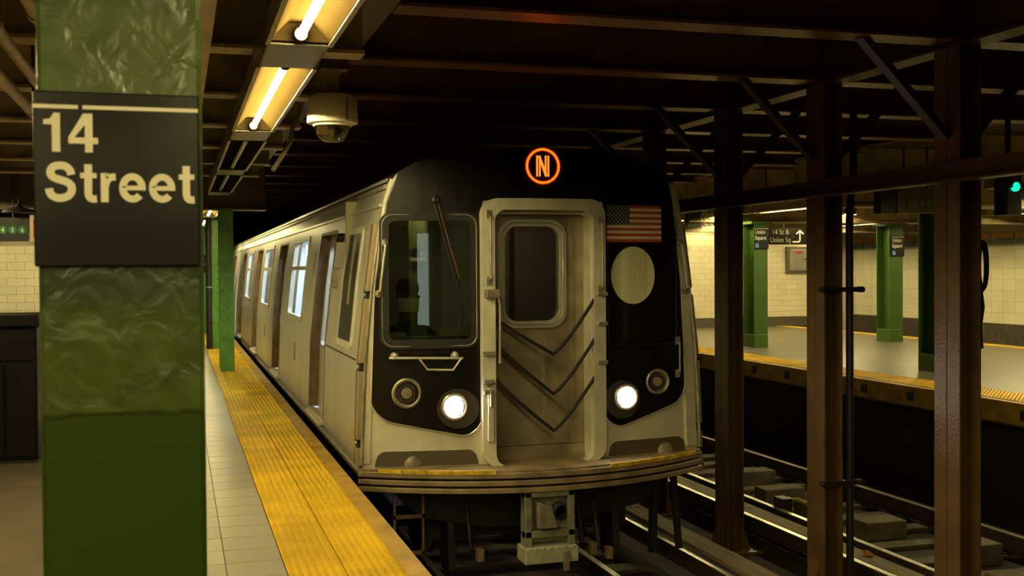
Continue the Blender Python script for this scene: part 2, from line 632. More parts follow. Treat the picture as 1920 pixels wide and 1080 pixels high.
for j in range(22):
    y = 9.5 + j * 1.05
    MB().box(XF - .012, XF, y, y + .13, -.19, -.08).build('bolt_plate', DARK, fedge)
struct(MB().box(XF + .5, XF + .7, PY0, PY1, Z_BED, -.3).build('wall_far_platform', SOOT))

# ceilings
Z_PL, Z_TR = 3.35, 3.85
ceil_near = struct(MB().box(-9, 1.3, PY0, PY1, Z_PL, Z_PL + .15).build('ceiling_platform', CEIL))
ceil_track = struct(MB().box(1.3, 9.5, PY0, PY1, Z_TR, Z_TR + .15).box(1.28, 1.32, PY0, PY1, Z_PL, Z_TR).box(9.5, 9.55, PY0, PY1, Z_PL, Z_TR).build('ceiling_tracks', SOOT))
ceil_far = struct(MB().box(9.5, 21, PY0, PY1, Z_PL, Z_PL + .15).build('ceiling_far_platform', mat('far_ceiling_shaded', (.045, .034, .017), .6, var=.3, scale=2)))  # darker than the near ceiling; shade put into the colour
BEAMB = mat('beam_brown_lit', (.17, .08, .028), .34, var=.3, scale=3)  # brown steel made lighter; light on the beam undersides put into the colour
BY = [6.84 + 1.79 * k for k in range(-2, 14)]
def ibeam_x(mb, x0, x1, y, z, h, fw=.16, ft=.022):
    mb.box(x0, x1, y - fw / 2, y + fw / 2, z, z + ft)
    mb.box(x0, x1, y - .008, y + .008, z + ft, z + h - ft)
    mb.box(x0, x1, y - fw / 2, y + fw / 2, z + h - ft, z + h)
def ibeam_y(mb, y0, y1, x, z, h, fw=.2, ft=.022):
    mb.box(x - fw / 2, x + fw / 2, y0, y1, z, z + ft)
    mb.box(x - .008, x + .008, y0, y1, z + ft, z + h - ft)
    mb.box(x - fw / 2, x + fw / 2, y0, y1, z + h - ft, z + h)
for y in BY:
    mb = MB(); ibeam_x(mb, 1.3, 9.4, y, 3.2, Z_TR - 3.2, .24); mb.build('cross_beam', BEAMB, ceil_track)
    if not 16.5 < y < 20:
        mb = MB(); ibeam_x(mb, -9, 1.08, y - .1, 2.88, Z_PL - 2.88, .2); mb.build('cross_beam', BEAMCREAM if y < 16 else BROWN, ceil_near)
    mb = MB(); ibeam_x(mb, 9.7, 20, y + .5, 2.88, Z_PL - 2.88, .22); mb.build('cross_beam', BEAMCREAM, ceil_far)
mb = MB(); ibeam_y(mb, PY0, PY1, 1.19, 3.2, Z_PL - 3.2 + .0, .2); mb.build('edge_girder', BROWN, ceil_near)
mb = MB(); ibeam_y(mb, PY0, PY1, 5.4, 3.16, .6, .2); mb.build('long_girder', BROWND, ceil_track)
mb = MB(); ibeam_y(mb, PY0, PY1, 9.6, 3.33, .4, .2); mb.build('edge_girder', BROWN, ceil_far)
mb = MB(); ibeam_y(mb, PY0, 18, -.08, 2.66, Z_PL - 2.66, .48, .03); mb.build('long_girder', BEAMCREAM, ceil_near)
mb = MB().box(-9, 1.36, 18.28, 18.52, 2.575, Z_PL).box(-9, 1.36, 18.2, 18.6, 2.56, 2.59); mb.build('deep_girder', BROWN, ceil_near)
for yy, x0 in ((14.9, 9.75), (20.5, 9.75), (26.1, 9.75)):
    MB().box(x0, 20, yy - .1, yy + .1, 2.53, Z_PL).box(x0, 20, yy - .18, yy + .18, 2.50, 2.53).build('deep_girder', BEAMCREAM, ceil_far)

# walls
def tiled_wall(name, base, tiles, nm='wall_tile', m=WTILE):
    wl = struct(base.build(name, WGROUT))
    first = None
    for (mesh, loc) in tiles:
        if first is None:
            first = mesh.build(nm, m, wl); first.location = loc
            src = mesh
        else:
            c = first.copy(); COL.objects.link(c); c.location = loc
    return wl
# end wall of a room on the far platform (faces the camera)
yw = 26.9
tl = []
for r in range(15):
    for k in range(13):
        x = 12.72 + k * .305 + (.1525 if r % 2 else 0)
        if x > 16.6: continue
        tl.append((x, yw, .33 + r * .146))
wm = MB().box(-.15, .15, -.02, .02, -.070, .070)
wall_room = tiled_wall('wall_room', MB().box(12.5, 16.75, yw, yw + .2, 0, Z_PL), [(wm, p) for p in tl])
struct(MB().box(12.5, 16.75, yw - .035, yw, 0, .25).build('baseboard_room', mat('dark_base', (.10, .085, .06), .5)))
wall_room_side = struct(MB().box(12.42, 12.58, yw - .06, yw + 6, 0, Z_PL).build('wall_room_side', WTILE))
# far wall beyond the far track
tl = []
for r in range(7):
    for k in range(34):
        tl.append((20 - .012, 21.2 + k * .43, .26 + r * .28))
wm2 = MB().box(-.012, .012, -.212, .212, -.137, .137)
wall_far = tiled_wall('wall_far', MB().box(20, 20.2, PY0, PY1, Z_BED, Z_PL), [(wm2, p) for p in tl])
MB().box(19.96, 20, PY0, PY1, Z_BED, .11).build('dado', mat('dark_dado', (.075, .06, .04), .5, var=.3), wall_far)
fz = mat('orange_mosaic', (.50, .26, .04), .4, var=.4, scale=14)
fg_ = mat('green_mosaic', (.07, .11, .05), .4, var=.4, scale=14)
for k in range(30):
    MB().box(19.965, 19.99, 16 + k * .8, 16.74 + k * .8, 2.29, 2.43).build('mosaic_panel', fz, wall_far)
    MB().box(19.97, 19.99, 16 + k * .8, 16.78 + k * .8, 2.13, 2.26).build('mosaic_panel', fg_, wall_far)
# pilaster between far tracks and wall seen between the green columns
struct(MB().box(19.6, 20, 30.2, 30.9, Z_BED, Z_PL).build('wall_pilaster', WTILE))
struct(MB().box(12.5, 21, PY1 - .2, PY1, Z_BED, Z_PL).box(-9, 12.5, PY1 - .2, PY1, Z_BED, Z_TR).build('wall_end', SOOT))
struct(MB().box(-9, 21, PY0 - .2, PY0, Z_BED, Z_TR).build('wall_back', SOOT))
# stair enclosure wall left of the sign column
tl = []
yl = 22.0
for r in range(14):
    for k in range(14):
        x = -5.4 + k * .305 + (.1525 if r % 2 else 0)
        tl.append((x, yl, .10 + r * .146))
wall_left = tiled_wall('wall_left', MB().box(-8, -1.0, yl, yl + .2, 0, 2.14), [(wm, p) for p in tl])
MB().box(-8, -1.0, yl - .02, yl + .22, 2.14, 2.2).build('coping', BEAMCREAM, wall_left)
struct(MB().box(-9.2, -9, PY0, PY1, 0, Z_PL).build('wall_side', WGROUT))

# ------------------------------------------------------------------ fluorescent fixtures
def make_fixture(lit, L=2.9, label='', stem=.5):
    t = thing('light_fixture', label, 'light fixture', (0, 0, 0))
    # open tray: sloping reflector inside, straight sides outside (z=0 is the lower rim)
    h = MB()
    for s in (-1, 1):
        h.box(min(s * .150, s * .138), max(s * .150, s * .138), 0, L, 0, .16)
        h.box(min(s * .162, s * .138), max(s * .162, s * .138), 0, L, -.006, .008)
    h.box(-.15, .15, 0, L, .15, .165)
    h.build('housing', FIXD, t)
    r = MB()
    prof = [(-.138, .006), (-.06, .095), (-.045, .10), (.045, .10), (.06, .095), (.138, .006)]
    prof2 = [(x * .97, z + .012) for x, z in prof]
    r.prism(prof + prof2[::-1], 'y', .03, L - .03)
    r.build('reflector', CREAM_DARK, t)
    for y0, s in ((.03, 1), (L - .03, -1)):
        e = MB().prism([(-.136, .008), (-.06, .094), (.06, .094), (.136, .008)], 'y', min(y0, y0 + s * .02), max(y0, y0 + s * .02))
        ep = e.build('end_plate', CREAM_DARK, t)
        k = MB().cyl((0, y0 + s * .02, .034), (0, y0 + s * .075, .034), .032, 14)
        k.build('lamp_holder', RUBBER, ep)
    MB().cyl((0, .10, .030), (0, L - .10, .030), .020, 16).build('tube', TUBEON if lit else TUBEOFF, t, smooth=True)
    MB().box(-.15, .15, L + .001, L + .64, 0, .012).box(-.15, -.138, L + .001, L + .64, 0, .16).box(.138, .15, L + .001, L + .64, 0, .16).build('cover_plate', COVER, t)
    for y in (.4, L - .4):
        MB().cyl((0, y, .165), (0, y, .165 + stem), .012, 8).build('hanger_rod', DARK, t)
    return t
XL, ZL = .58, 2.70
fx_on = make_fixture(True, label='lit fluorescent fixture above the yellow strip, nearest the top of the picture', stem=.485)
fx_off = make_fixture(False, label='unlit fluorescent fixture hanging just past the lit ones', stem=.485)
fx_on.location = (XL, 2.66, ZL)
fx_off.location = (XL, 9.77, ZL)
G = 'platform light fixtures'
for o in (fx_on, fx_off): o['group'] = G
copy_tree(fx_on, (XL, 6.2, ZL), 'lit fluorescent fixture beside the dome camera, second from the top of the picture')
copy_tree(fx_off, (XL, 13.36, ZL), 'unlit fluorescent fixture at the far end of the row, against the deep girder')
for y, l in ((-.9, 'lit fluorescent fixture overhead behind the viewpoint, closest one'), (-4.5, 'lit fluorescent fixture overhead behind the viewpoint, farther back'), ):
    copy_tree(fx_on, (XL, y, ZL), l)
for k, y in enumerate((-6.5, -2.9)):  # unseen row added to light the train front and foreground column
    copy_tree(fx_on, (-1.7, y, ZL), 'unseen lit fluorescent fixture added behind the viewpoint over the left of the platform, %s' % ('rear one', 'front one')[k], group='added fixtures behind the viewpoint')
for k, l in enumerate(('lit fluorescent fixture just past the deep girder above the riveted green column', 'lit fluorescent fixture far down the near platform, second past the girder', 'lit fluorescent fixture farthest down the near platform')):
    copy_tree(fx_on, (XL, (19.9, 24.6, 30.5)[k], ZL - .04), l)
for k, y in enumerate((1.5, 6.0, 10.5, 14.8, 18.4)):
    copy_tree(fx_on, (-3.1, y, 2.72), 'lit fluorescent fixture over the left half of the near platform, %s' % ('nearest', 'second', 'middle', 'fourth', 'farthest by the tiled wall')[k], group='left platform fixtures')
for k, y in enumerate((9.0, 16.2, 19.8, 23.4)):
    copy_tree(fx_on, (10.47, y, 2.62), 'lit fluorescent fixture above the far platform edge, %s from the right' % ('first', 'second', 'third', 'fourth')[k], group='far platform edge fixtures')
for k, y in enumerate((8.0, 11.6, 15.3, 21.0, 23.0 + 1.0)):  # row added to brighten the far platform
    copy_tree(fx_on, (13.2, y - (1.0 if k == 3 else 0), 2.66), 'added lit fluorescent fixture over the middle of the far platform, %s' % ('nearest', 'second', 'third', 'fourth', 'farthest by the white wall')[k], group='added far platform middle fixtures')
for k, y in enumerate((13.4, 17.0, 20.6, 24.2, 27.8, 31.4)):  # row added over the far track to brighten the tiled wall
    copy_tree(fx_on, (16.6, y, 2.66), 'added lit fluorescent fixture over the far track by the tiled wall, %s' % ('nearest', 'second', 'third', 'fourth', 'fifth', 'farthest')[k], group='added far wall fixtures')

# ------------------------------------------------------------------ foreground column with the station sign
col_front = thing('sign_column', 'thickly painted lumpy green steel column in the foreground left', 'column', (-.125, 2.99, 0))
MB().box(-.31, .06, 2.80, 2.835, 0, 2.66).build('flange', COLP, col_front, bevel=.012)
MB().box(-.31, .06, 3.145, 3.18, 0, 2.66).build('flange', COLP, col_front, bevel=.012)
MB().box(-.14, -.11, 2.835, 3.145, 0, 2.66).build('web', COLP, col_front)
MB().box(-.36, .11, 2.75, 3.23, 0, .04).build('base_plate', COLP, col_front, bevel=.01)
sg = thing('station_sign', 'black station sign reading 14 Street strapped to the foreground green column', 'sign', (-.128, 2.79, 1.61))
MB().box(-.316, .052, 2.782, 2.80, 1.612, 2.018).build('plate', SIGNB, sg, bevel=.004)
MB().box(-.316, -.218, 2.7805, 2.782, 1.977, 1.986).build('stripe', SIGNW, sg)
MB().box(-.208, .050, 2.7805, 2.782, 1.977, 1.986).build('stripe', SIGNW, sg)
lettering('14', .090, -.293, 2.782, 1.877, SIGNW, sg, adv=1.06)
lettering('Street', .092, -.290, 2.782, 1.762, SIGNW, sg, adv=1.035)

cb = thing('sign_column', 'green column behind the viewpoint, seen only mirrored in the windshield', 'column', (.64, -4.3, 0))
for y0 in (-4.50, -4.135):
    MB().box(.46, .82, y0, y0 + .035, 0, 2.66).build('flange', COLP, cb)
MB().box(.625, .655, -4.465, -4.135, 0, 2.66).build('web', COLP, cb)
sb_ = thing('station_sign', 'black 14 Street sign behind the viewpoint, mirrored in the windshield', 'sign', (.64, -4.09, 1.61))
MB().box(.45, .83, -4.10, -4.08, 1.612, 2.018).build('plate', SIGNB, sb_)
for txt, z in (('14', 1.877), ('Street', 1.762)):
    o = lettering(txt, .092, -.17, 0, z, SIGNW, sb_, adv=1.035)
    for v in o.data.vertices:
        p = v.co + Vector(ORIG[sb_.name])
        v.co = Vector((.64 - p.x, -4.08 - p.y, p.z)) - Vector(ORIG[sb_.name])
    o.data.update()
# riveted green platform columns
def platform_column(x, y, h, label, rivets=True, w=.22, dep=.36, sign=None, group=None, m=GREEN, ends=True):
    t = thing('platform_column', label, 'column', (x, y, 0), group)
    for s in (-1, 1):
        fl = MB().box(x - w / 2, x + w / 2, y + s * dep / 2 - .01, y + s * dep / 2 + .01, 0, h).build('flange', m, t)
    MB().box(x - .015, x + .015, y - dep / 2, y + dep / 2, 0, h).build('web', m, t)
    if rivets:
        rv = MB().lathe([(.020, 0), (.017, -.010), (.008, -.017)], (x, y, 0), 'y', 8).build('rivet', m, t)
        k = 0
        z = .55
        while z < h - .05:
            for dx in (-.06, .05):
                if k == 0:
                    o = rv
                else:
                    o = rv.copy(); COL.objects.link(o)
                o.location = (dx, -dep / 2 - .01, z)
                k += 1
            z += .148
        for dz in range(2):
            MB().box(x - w / 2, x + w / 2, y - dep / 2 - .028, y - dep / 2 - .01, 0, .32).build('base_cover', m, t, bevel=.01) if dz == 0 else None
        MB().prism([(-.0 + x - w / 2, .32), (x + w / 2, .32), (x + w / 2 - .01, .40), (x - w / 2 + .01, .40)], 'y', y - dep / 2 - .02, y - dep / 2 - .01).build('base_cover', m, t)
    else:
        MB().box(x - w / 2 - .005, x + w / 2 + .005, y - dep / 2 - .015, y + dep / 2 + .015, 0, .26).build('base_cover', m, t, bevel=.01)
        MB().box(x - w / 2 - .08, x + w / 2 + .08, y - dep / 2 - .06, y + dep / 2 + .06, h - .05, h).build('cap_plate', m, t)
    return t
platform_column(.735, 18.45, 2.56, 'riveted bright green column standing on the near yellow strip')
platform_column(.735, 23.9, 2.88, 'green column behind the riveted one on the near platform')
platform_column(.66, 29.8, 2.88, 'farthest green column on the near platform carrying a small station sign', rivets=False)
ns = thing('station_sign', 'tiny black station sign on the farthest near green column', 'sign', (.66, 29.6, 1.6))
MB().box(.50, .78, 29.585, 29.60, 1.55, 2.0).build('plate', SIGNB, ns)
text('14', .13, (.505, 29.584, 1.86), SIGNW2, ns)
text('Street', .11, (.505, 29.584, 1.74), SIGNW2, ns, sx=.8)
pp = thing('drain_pipe', 'black vertical drain pipe beside the riveted green column', 'pipe', (.60, 23.6, 0))
MB().cyl((.60, 23.6, 0), (.60, 23.6, 2.88), .06, 12).build('pipe', DARK, pp, smooth=True)
MB().cyl((.60, 23.6, 1.25), (.60, 23.6, 1.28), .068, 12).build('collar', STEELD, pp)

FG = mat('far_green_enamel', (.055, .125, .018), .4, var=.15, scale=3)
fc = [platform_column(11.08, 20.1, 2.50, 'green far platform column with the Union Square sign, nearest the train', False, .30, .42, m=FG),
      platform_column(11.08, 14.5, 2.50, 'dark green far platform column half hidden by the rightmost brown column', False, .34, .42, m=FG),
      platform_column(14.55, 20.6, 2.50, 'green column with Union Square sign in the back row of the far platform', False, .34, .42, m=FG)]
def union_sign(x, y, z0, label):
    s = thing('station_sign', label, 'sign', (x, y, z0))
    MB().box(x - .16, x + .155, y - .014, y, z0, z0 + .44).build('plate', SIGNB, s)
    MB().box(x - .16, x + .155, y - .016, y - .014, z0 + .405, z0 + .415).build('stripe', SIGNW2, s)
    text('Union', .115, (x - .145, y - .0155, z0 + .305), SIGNW2, s, bold=.002, sx=.82)
    text('Square', .115, (x - .145, y - .0155, z0 + .19), SIGNW2, s, bold=.002, sx=.78)
    MB().box(x - .145, x - .055, y - .0165, y - .014, z0 + .03, z0 + .125).build('access_symbol', BLUE, s)
    a = MB()
    cx, cz, yy = x - .1, z0 + .07, y - .0175
    a.prism(circle(cx, cz + .04, .008, 8), 'y', yy, yy + .0008)
    a.prism([(cx - .004, cz + .028), (cx + .006, cz + .028), (cx + .008, cz + .005), (cx - .004, cz + .005)], 'y', yy, yy + .0008)
    a.prism([(cx + .002, cz + .012), (cx + .022, cz + .012), (cx + .030, cz - .018), (cx + .022, cz - .018), (cx + .016, cz + .004), (cx + .002, cz + .004)], 'y', yy, yy + .0008)
    for q in stroke_quads(ell(cx, cz - .005, .022, .022, 120, 350, 12), .007):
        a.prism([tuple(p) for p in q], 'y', yy, yy + .0008)
    a.build('wheelchair', SIGNW2, s)
    return s
union_sign(11.08, 20.1 - .235, 1.95, 'black Union Square sign with blue wheelchair symbol on the far column nearest the train')
union_sign(14.58, 20.6 - .235, 1.80, 'black Union Square sign with blue symbol on the back row column')

# ------------------------------------------------------------------ brown columns between the tracks
def centre_column(y, label):
    x = 5.4
    t = thing('track_column', label, 'column', (x, y, Z_BED), 'brown columns between the tracks')
    for s in (-1, 1):
        for q in (-1, 1):
            # each flange is built of two angles with a seam between them
            y0, y1 = (y - .140, y - .004) if q < 0 else (y + .004, y + .140)
            xs = sorted((x + s * .092, x + s * .074))
            MB().box(xs[0], xs[1], y0, y1, Z_BED, 3.16).build('flange', BROWN, t, bevel=.004)
    MB().box(x - .075, x + .075, y - .012, y + .012, Z_BED, 3.16).build('web', BROWN, t)
    # flared foot
    for s in (-1, 1):
        MB().prism([(x + s * .09, Z_BED), (x + s * .22, Z_BED), (x + s * .16, Z_BED + .14), (x + s * .09, Z_BED + .36)], 'y', y - .07, y + .07).build('gusset', BROWN, t)
    MB().box(x - .27, x + .27, y - .2, y + .2, Z_BED, Z_BED + .03).build('base_plate', BROWN, t)
    for s in (-1, 1):
        MB().bar((x + s * .10, y, 2.52), (x + s * .80, y, 3.21), .09, .05).build('knee_brace', BROWND, t)
    return t
lab = ['brown steel column between the tracks just right of the train', 'brown steel column carrying a black conduit, second right of the train', 'brown steel column nearest the right edge of the picture']
for k, y in enumerate((10.35, 8.58, 6.84)):
    centre_column(y, lab[k])
for k, y in enumerate((12.2, 13.99)):
    centre_column(y, ['brown steel column hidden behind the front right corner of the train', 'brown steel column farther back beside the train'][k])
centre_column(5.05, 'brown steel column just beyond the right edge of the picture')
st = thing('brace_beam', 'long rusty brace beam tying the brown columns together above head height', 'beam', (5.27, 10, 2.19))
MB().box(5.265, 5.30, PY0, 30, 2.19, 2.34).box(5.17, 5.265, PY0, 30, 2.19, 2.205).build('angle_iron', BROWND, st)
# conduit with clamps
cd_ = thing('conduit', 'black vertical conduit clamped to the second brown column', 'conduit', (5.62, 8.5, Z_BED))
MB().tube([(5.60, 8.50, Z_BED), (5.60, 8.50, .5), (5.60, 8.5, 1.6), (5.60, 8.5, 2.0), (5.615, 8.5, 2.2), (5.64, 8.5, 2.4), (5.64, 8.5, 3.1)], .034, 10).build('pipe', DARK, cd_, smooth=True)
for z in (1.40, -.27):
    MB().box(5.285, 5.65, 8.412, 8.428, z - .02, z + .02).build('clamp_strap', DARK, cd_)
    for x in (5.285, 5.65):
        MB().cyl((x, 8.38, z), (x, 8.45, z), .026, 8).build('clamp_bolt', DARK, cd_)
hc = thing('cable_coil', 'black looped cable hanging on the rightmost brown column', 'cable', (5.56, 6.76, 1.25))
for k in range(3):
    MB().tube([(5.555 + .035 * math.cos(a) + .02, 6.78 + .01 * k, 1.60 + .17 * math.sin(a) - .01 * k) for a in [2 * PI * i / 20 for i in range(20)]], .012, 8, True).build('loop', RUBBER, hc, smooth=True)
MB().tube([(5.55, 6.78, 1.43), (5.57, 6.78, 1.3), (5.545, 6.78, 1.15), (5.56, 6.78, 1.0)], .014, 8).build('tail', RUBBER, hc, smooth=True)

# ------------------------------------------------------------------ tracks
def rail_mesh(x, z, y0, y1):
    a = MB().box(x - .036, x + .036, y0, y1, z - .035, z - .004)
    return a
def track(xc, xs, third, board, label, ys, tie_x):
    t = thing('railway_track', label, 'track', (xc, 12, Z_BED))
    for x in xs:
        r = MB().box(x - .036, x + .036, 2, 44, -1.14, -1.105).box(x - .009, x + .009, 2, 44, -1.25, -1.14).box(x - .07, x + .07, 2, 44, -1.265, -1.25).build('rail', RAILD, t)
        MB().box(x - .03, x + .03, 2, 44, -1.105, -1.10).build('rail_head', RAIL, r)
    for (x, z) in third:
        r = MB().box(x - .035, x + .035, 2, 44, z - .04, z - .005).box(x - .009, x + .009, 2, 44, z - .12, z - .04).box(x - .06, x + .06, 2, 44, z - .14, z - .12).build('third_rail', RAILD, t)
        MB().box(x - .03, x + .03, 2, 44, z - .005, z).build('rail_head', RAIL, r)
    for (x0, x1, z) in board:
        for k in range(9):
            MB().box(x0, x1, 2.3 + 3 * k, 5.28 + 3 * k, z, z + .045).build('cover_board', BOARD, t, bevel=.006)
    random.seed(int(xc * 10))
    for k in range(len(ys)):
        y = ys[k]
        w_ = .11 + random.uniform(-.01, .02)
        MB().box(tie_x[0] + random.uniform(-.1, .1), tie_x[1] + random.uniform(-.1, .1), y - w_, y + w_, Z_BED, -1.268 + random.uniform(-.01, .002)).build('tie', WOOD, t, bevel=.01)
        for x in xs:
            MB().box(x - .15, x + .15, y - .09, y + .09, -1.27, -1.258).build('tie_plate', RAILD, t)
    return t
track(2.93, (2.19, 3.66), [(4.54, -1.06)], [(4.62, 4.86, -1.06)], 'near track under the train with third rail and wooden cover board', [5.5 + .56 * k for k in range(18)], (1.7, 4.3))
tr2 = track(7.2, (6.40, 8.0), [(5.90, -1.08)], [(6.02, 6.25, -1.16)], 'empty second track between the brown columns and the far platform', [6.2 + .62 * k for k in range(22)], (6.1, 8.3))
# loose concrete blocks and plates between the rails of the second track
random.seed(11)
for k, (x, y, sx_, sy, h) in enumerate(((7.05, 12.2, .55, .28, .16), (7.3, 13.4, .6, .3, .15), (6.9, 14.6, .5, .3, .17), (7.2, 10.4, .5, .32, .14), (7.45, 9.2, .45, .3, .15), (7.1, 8.2, .5, .25, .13), (7.0, 11.3, .42, .3, .16), (7.4, 15.8, .5, .3, .16))):
    MB().box(x - sx_ / 2, x + sx_ / 2, y - sy / 2, y + sy / 2, Z_BED, Z_BED + .06 + h).build('concrete_block', CONC, tr2, bevel=.015)
yc = thing('hose', 'short yellow curled hose beside the rail of the second track', 'hose', (6.6, 10.9, -1.2))
MB().tube([(6.56, 11.15, -1.02), (6.66, 11.13, -1.02), (6.72, 11.0, -1.06), (6.70, 10.82, -1.12), (6.62, 10.75, -1.18), (6.55, 10.74, -1.2)], .02, 10).build('pipe', mat('yellow_hose', (.55, .42, .03), .5), yc, smooth=True)
MB().cyl((6.50, 11.15, -1.02), (6.57, 11.15, -1.02), .03, 10).build('nozzle', STEELD, yc)
MB().box(6.42, 6.54, 11.05, 11.25, Z_BED, -.99).build('junction_box', DARK, yc)
lit = MB().add([(6.12, 9.05, -1.105), (6.2, 9.0, -1.10), (6.24, 9.1, -1.108), (6.16, 9.16, -1.09), (6.17, 9.08, -1.06)], [(0, 1, 4), (1, 2, 4), (2, 3, 4), (3, 0, 4), (0, 3, 2, 1)]).build('litter', mat('orange_litter', (.5, .2, .03), .6), None, origin=None)
tag(lit, 'crumpled orange scrap of litter lying beside the second track rail', 'litter')

# ------------------------------------------------------------------ the train
CX = 2.95
YF = 9.0
PROF = [(-.16, 1.50), (0, 1.52), (.8, 1.49), (1.5, 1.415), (2.15, 1.325), (2.32, 1.27)]
ROOF = [(2.32, 1.27), (2.40, 1.20), (2.48, 1.05), (2.55, .80), (2.60, .45), (2.615, 0)]
def hw(z):
    P = PROF
    if z <= P[0][0]: return P[0][1]
    for (a, b), (c, d) in zip(P, P[1:]):
        if z <= c: return b + (d - b) * (z - a) / (c - a)
    return P[-1][1]
def face_fn(u, v, w):            # front face: u across from the centre, v height, w towards the camera
    return (CX + u, YF + .08 * u * u - w, v)
CU = [i * .15 for i in range(-10, 11)]
def side_fn(sgn):
    def f(u, v, w):              # u along the car, v height, w outwards
        return (CX + sgn * (hw(v) + w), u, v)
    return f
train = thing('subway_car', 'stainless steel subway car with black front mask and lit round headlights pulling in', 'subway car', (CX, 18, -1.1))
def build_car(root, y0, y1, doors, wins, front):
    L = side_fn(-1)
    holes = [[(d - .68, .03), (d + .68, .03), (d + .68, 2.02), (d - .68, 2.02)] for d in doors]
    holes += [rrect(a, .98, b, 2.0, .07, 4) for a, b in wins]
    if front:
        holes.append(rrect(9.98, .92, 10.86, 1.96, .05, 4))
    CV = [0, .4, .8, 1.15, 1.5, 1.83, 2.15]
    side = panel('side_wall', [(y0, -.16), (y1, -.16), (y1, 2.32), (y0, 2.32)], holes, -.05, 0, L, STEEL, root, cv=CV)
    panel('side_wall', [(y0, -.16), (y1, -.16), (y1, 2.32), (y0, 2.32)], [], -.05, 0, side_fn(1), STEEL, root, cv=CV)
    # sill rail and gutters
    for z, h, o_, m in ((-.14, .05, .012, STEELD), (2.12, .025, .02, STEEL), (2.27, .03, .03, STEELD), (2.33, .025, .012, STEEL)):
        panel('moulding', [(y0, z), (y1, z), (y1, z + h), (y0, z + h)], [], 0, o_, L, m, root)
    if front:
        panel('belt_seam', [(y0 + .25, .815), (doors[0] - .72, .815), (doors[0] - .72, .828), (y0 + .25, .828)], [], 0, .004, L, RUBBER, root)
    # roof
    poly = [(CX - a, z) for z, a in ROOF] + [(CX + a, z) for z, a in ROOF[::-1][1:]]
    poly2 = [(CX + (x - CX) * .96, z - .05) for x, z in poly]
    MB().prism(poly + poly2[::-1], 'y', y0 - (.03 if front else 0), y1).build('roof', mat('roof_black', (.016, .013, .010), .6, var=.3), root, smooth=False)
    # interior: floor, ceiling, light strips, far wall lining
    MB().box(CX - 1.45, CX + 1.45, y0 + (1.75 if front else .1), y1 - .05, -.1, 0).build('car_floor', DARK, root)
    MB().box(CX - 1.2, CX + 1.2, y0 + (1.75 if front else .1), y1 - .05, 2.20, 2.24).build('car_ceiling', mat('car_lining', (.75, .76, .74), .4), root)
    for s in (-1, 1):
        MB().box(CX + s * .75 - .08, CX + s * .75 + .08, y0 + 2, y1 - .4, 2.17, 2.20).build('light_strip', emit('car_light', (.80, .92, 1.0), 30.0), root)
    MB().box(CX + 1.22, CX + 1.25, y0 + 1.75, y1 - .05, 0, 2.2).build('lining', MATS['car_lining'], root)
    MB().box(CX + .75, CX + 1.22, y0 + 2.2, y1 - .5, .40, .46).box(CX + 1.15, CX + 1.22, y0 + 2.2, y1 - .5, .46, .95).build('bench_seat', mat('seat_blue', (.10, .16, .30), .5), root)
    for k in range(int((y1 - y0 - 3) / 1.9)):
        MB().cyl((CX, y0 + 2.6 + 1.9 * k, 0), (CX, y0 + 2.6 + 1.9 * k, 2.2), .018, 8).build('grab_pole', RAIL, root)
    for i, d in enumerate(doors):
        MB().box(CX - 1.57, CX - 1.30, d - .62, d + .62, -.03, .012).build('threshold', mat('threshold_plate', (.62, .57, .44), .5, .2), root, bevel=.008)
        # reveal
        for u0, u1, z0, z1 in ((d - .68, d - .655, .03, 2.02), (d + .655, d + .68, .03, 2.02), (d - .68, d + .68, 1.99, 2.02)):
            panel('door_reveal', [(u0, z0), (u1, z0), (u1, z1), (u0, z1)], [], -.20, .004, L, mat('door_reveal_brown', (.16, .10, .045), .45, .2, var=.3), root, cv=[.8, 1.5])
        for s in (-1, 1):
            u0, u1 = (d - .652, d - .006) if s < 0 else (d + .006, d + .652)
            hole = rrect(u0 + .15, .75, u1 - .15, 1.86, .06, 4)
            dl = panel('door_leaf', [(u0, .02), (u1, .02), (u1, 1.99), (u0, 1.99)], [hole], -.145, -.105, L, STEEL, root, cv=[.8, 1.15, 1.5])
            panel('window_gasket', rrect(u0 + .13, .73, u1 - .13, 1.88, .07, 4), [hole], -.104, -.097, L, STEELD, dl, cv=[.8, 1.15, 1.5])
            panel('window_pane', hole, [], -.13, -.124, L, GLASSS, dl, cv=[.8, 1.15, 1.5])
            ue = u1 if s < 0 else u0
            panel('door_edge', [(ue - .02, .02), (ue + .02, .02), (ue + .02, 1.99), (ue - .02, 1.99)], [], -.106, -.099, L, RUBBER, dl, cv=[.8, 1.5])
    for a, b in wins:
        hole = rrect(a + .03, 1.01, b - .03, 1.97, .06, 4)
        wf = panel('window_frame', rrect(a - .03, .95, b + .03, 2.03, .09, 5), [hole], -.03, .014, L, STEEL, root, cv=[1.2, 1.5, 1.83])
        panel('window_pane', hole, [], -.006, -.001, L, GLASSS, wf, cv=[1.2, 1.5, 1.83])
        panel('window_bar', [(a, 1.60), (b, 1.60), (b, 1.65), (a, 1.65)], [], -.02, .012, L, STEEL, wf)
        m_ = (a + b) / 2 - .35
        panel('grille', rrect(m_, .42, m_ + .16, .66, .05, 4), [], 0, .008, L, STEELD, root)
    # far end bulkhead
    MB().box(CX - 1.25, CX + 1.25, y1 - .06, y1 - .01, 0, 2.3).build('end_wall', MATS['car_lining'], root)
DOORS = [12.4, 17.75, 22.9, 28.2]
WINS = [(14.2, 16.0), (19.5, 21.3), (24.6, 26.4)]
build_car(train, YF + .20, 30.2, DOORS, WINS, True)
car2 = thing('subway_car', 'second stainless subway car coupled behind the first, far down the platform', 'subway car', (CX, 40, -1.1))
build_car(car2, 30.75, 45.5, [33.2, 38.5, 43.6], [(35, 36.8), (40.2, 42)], False)

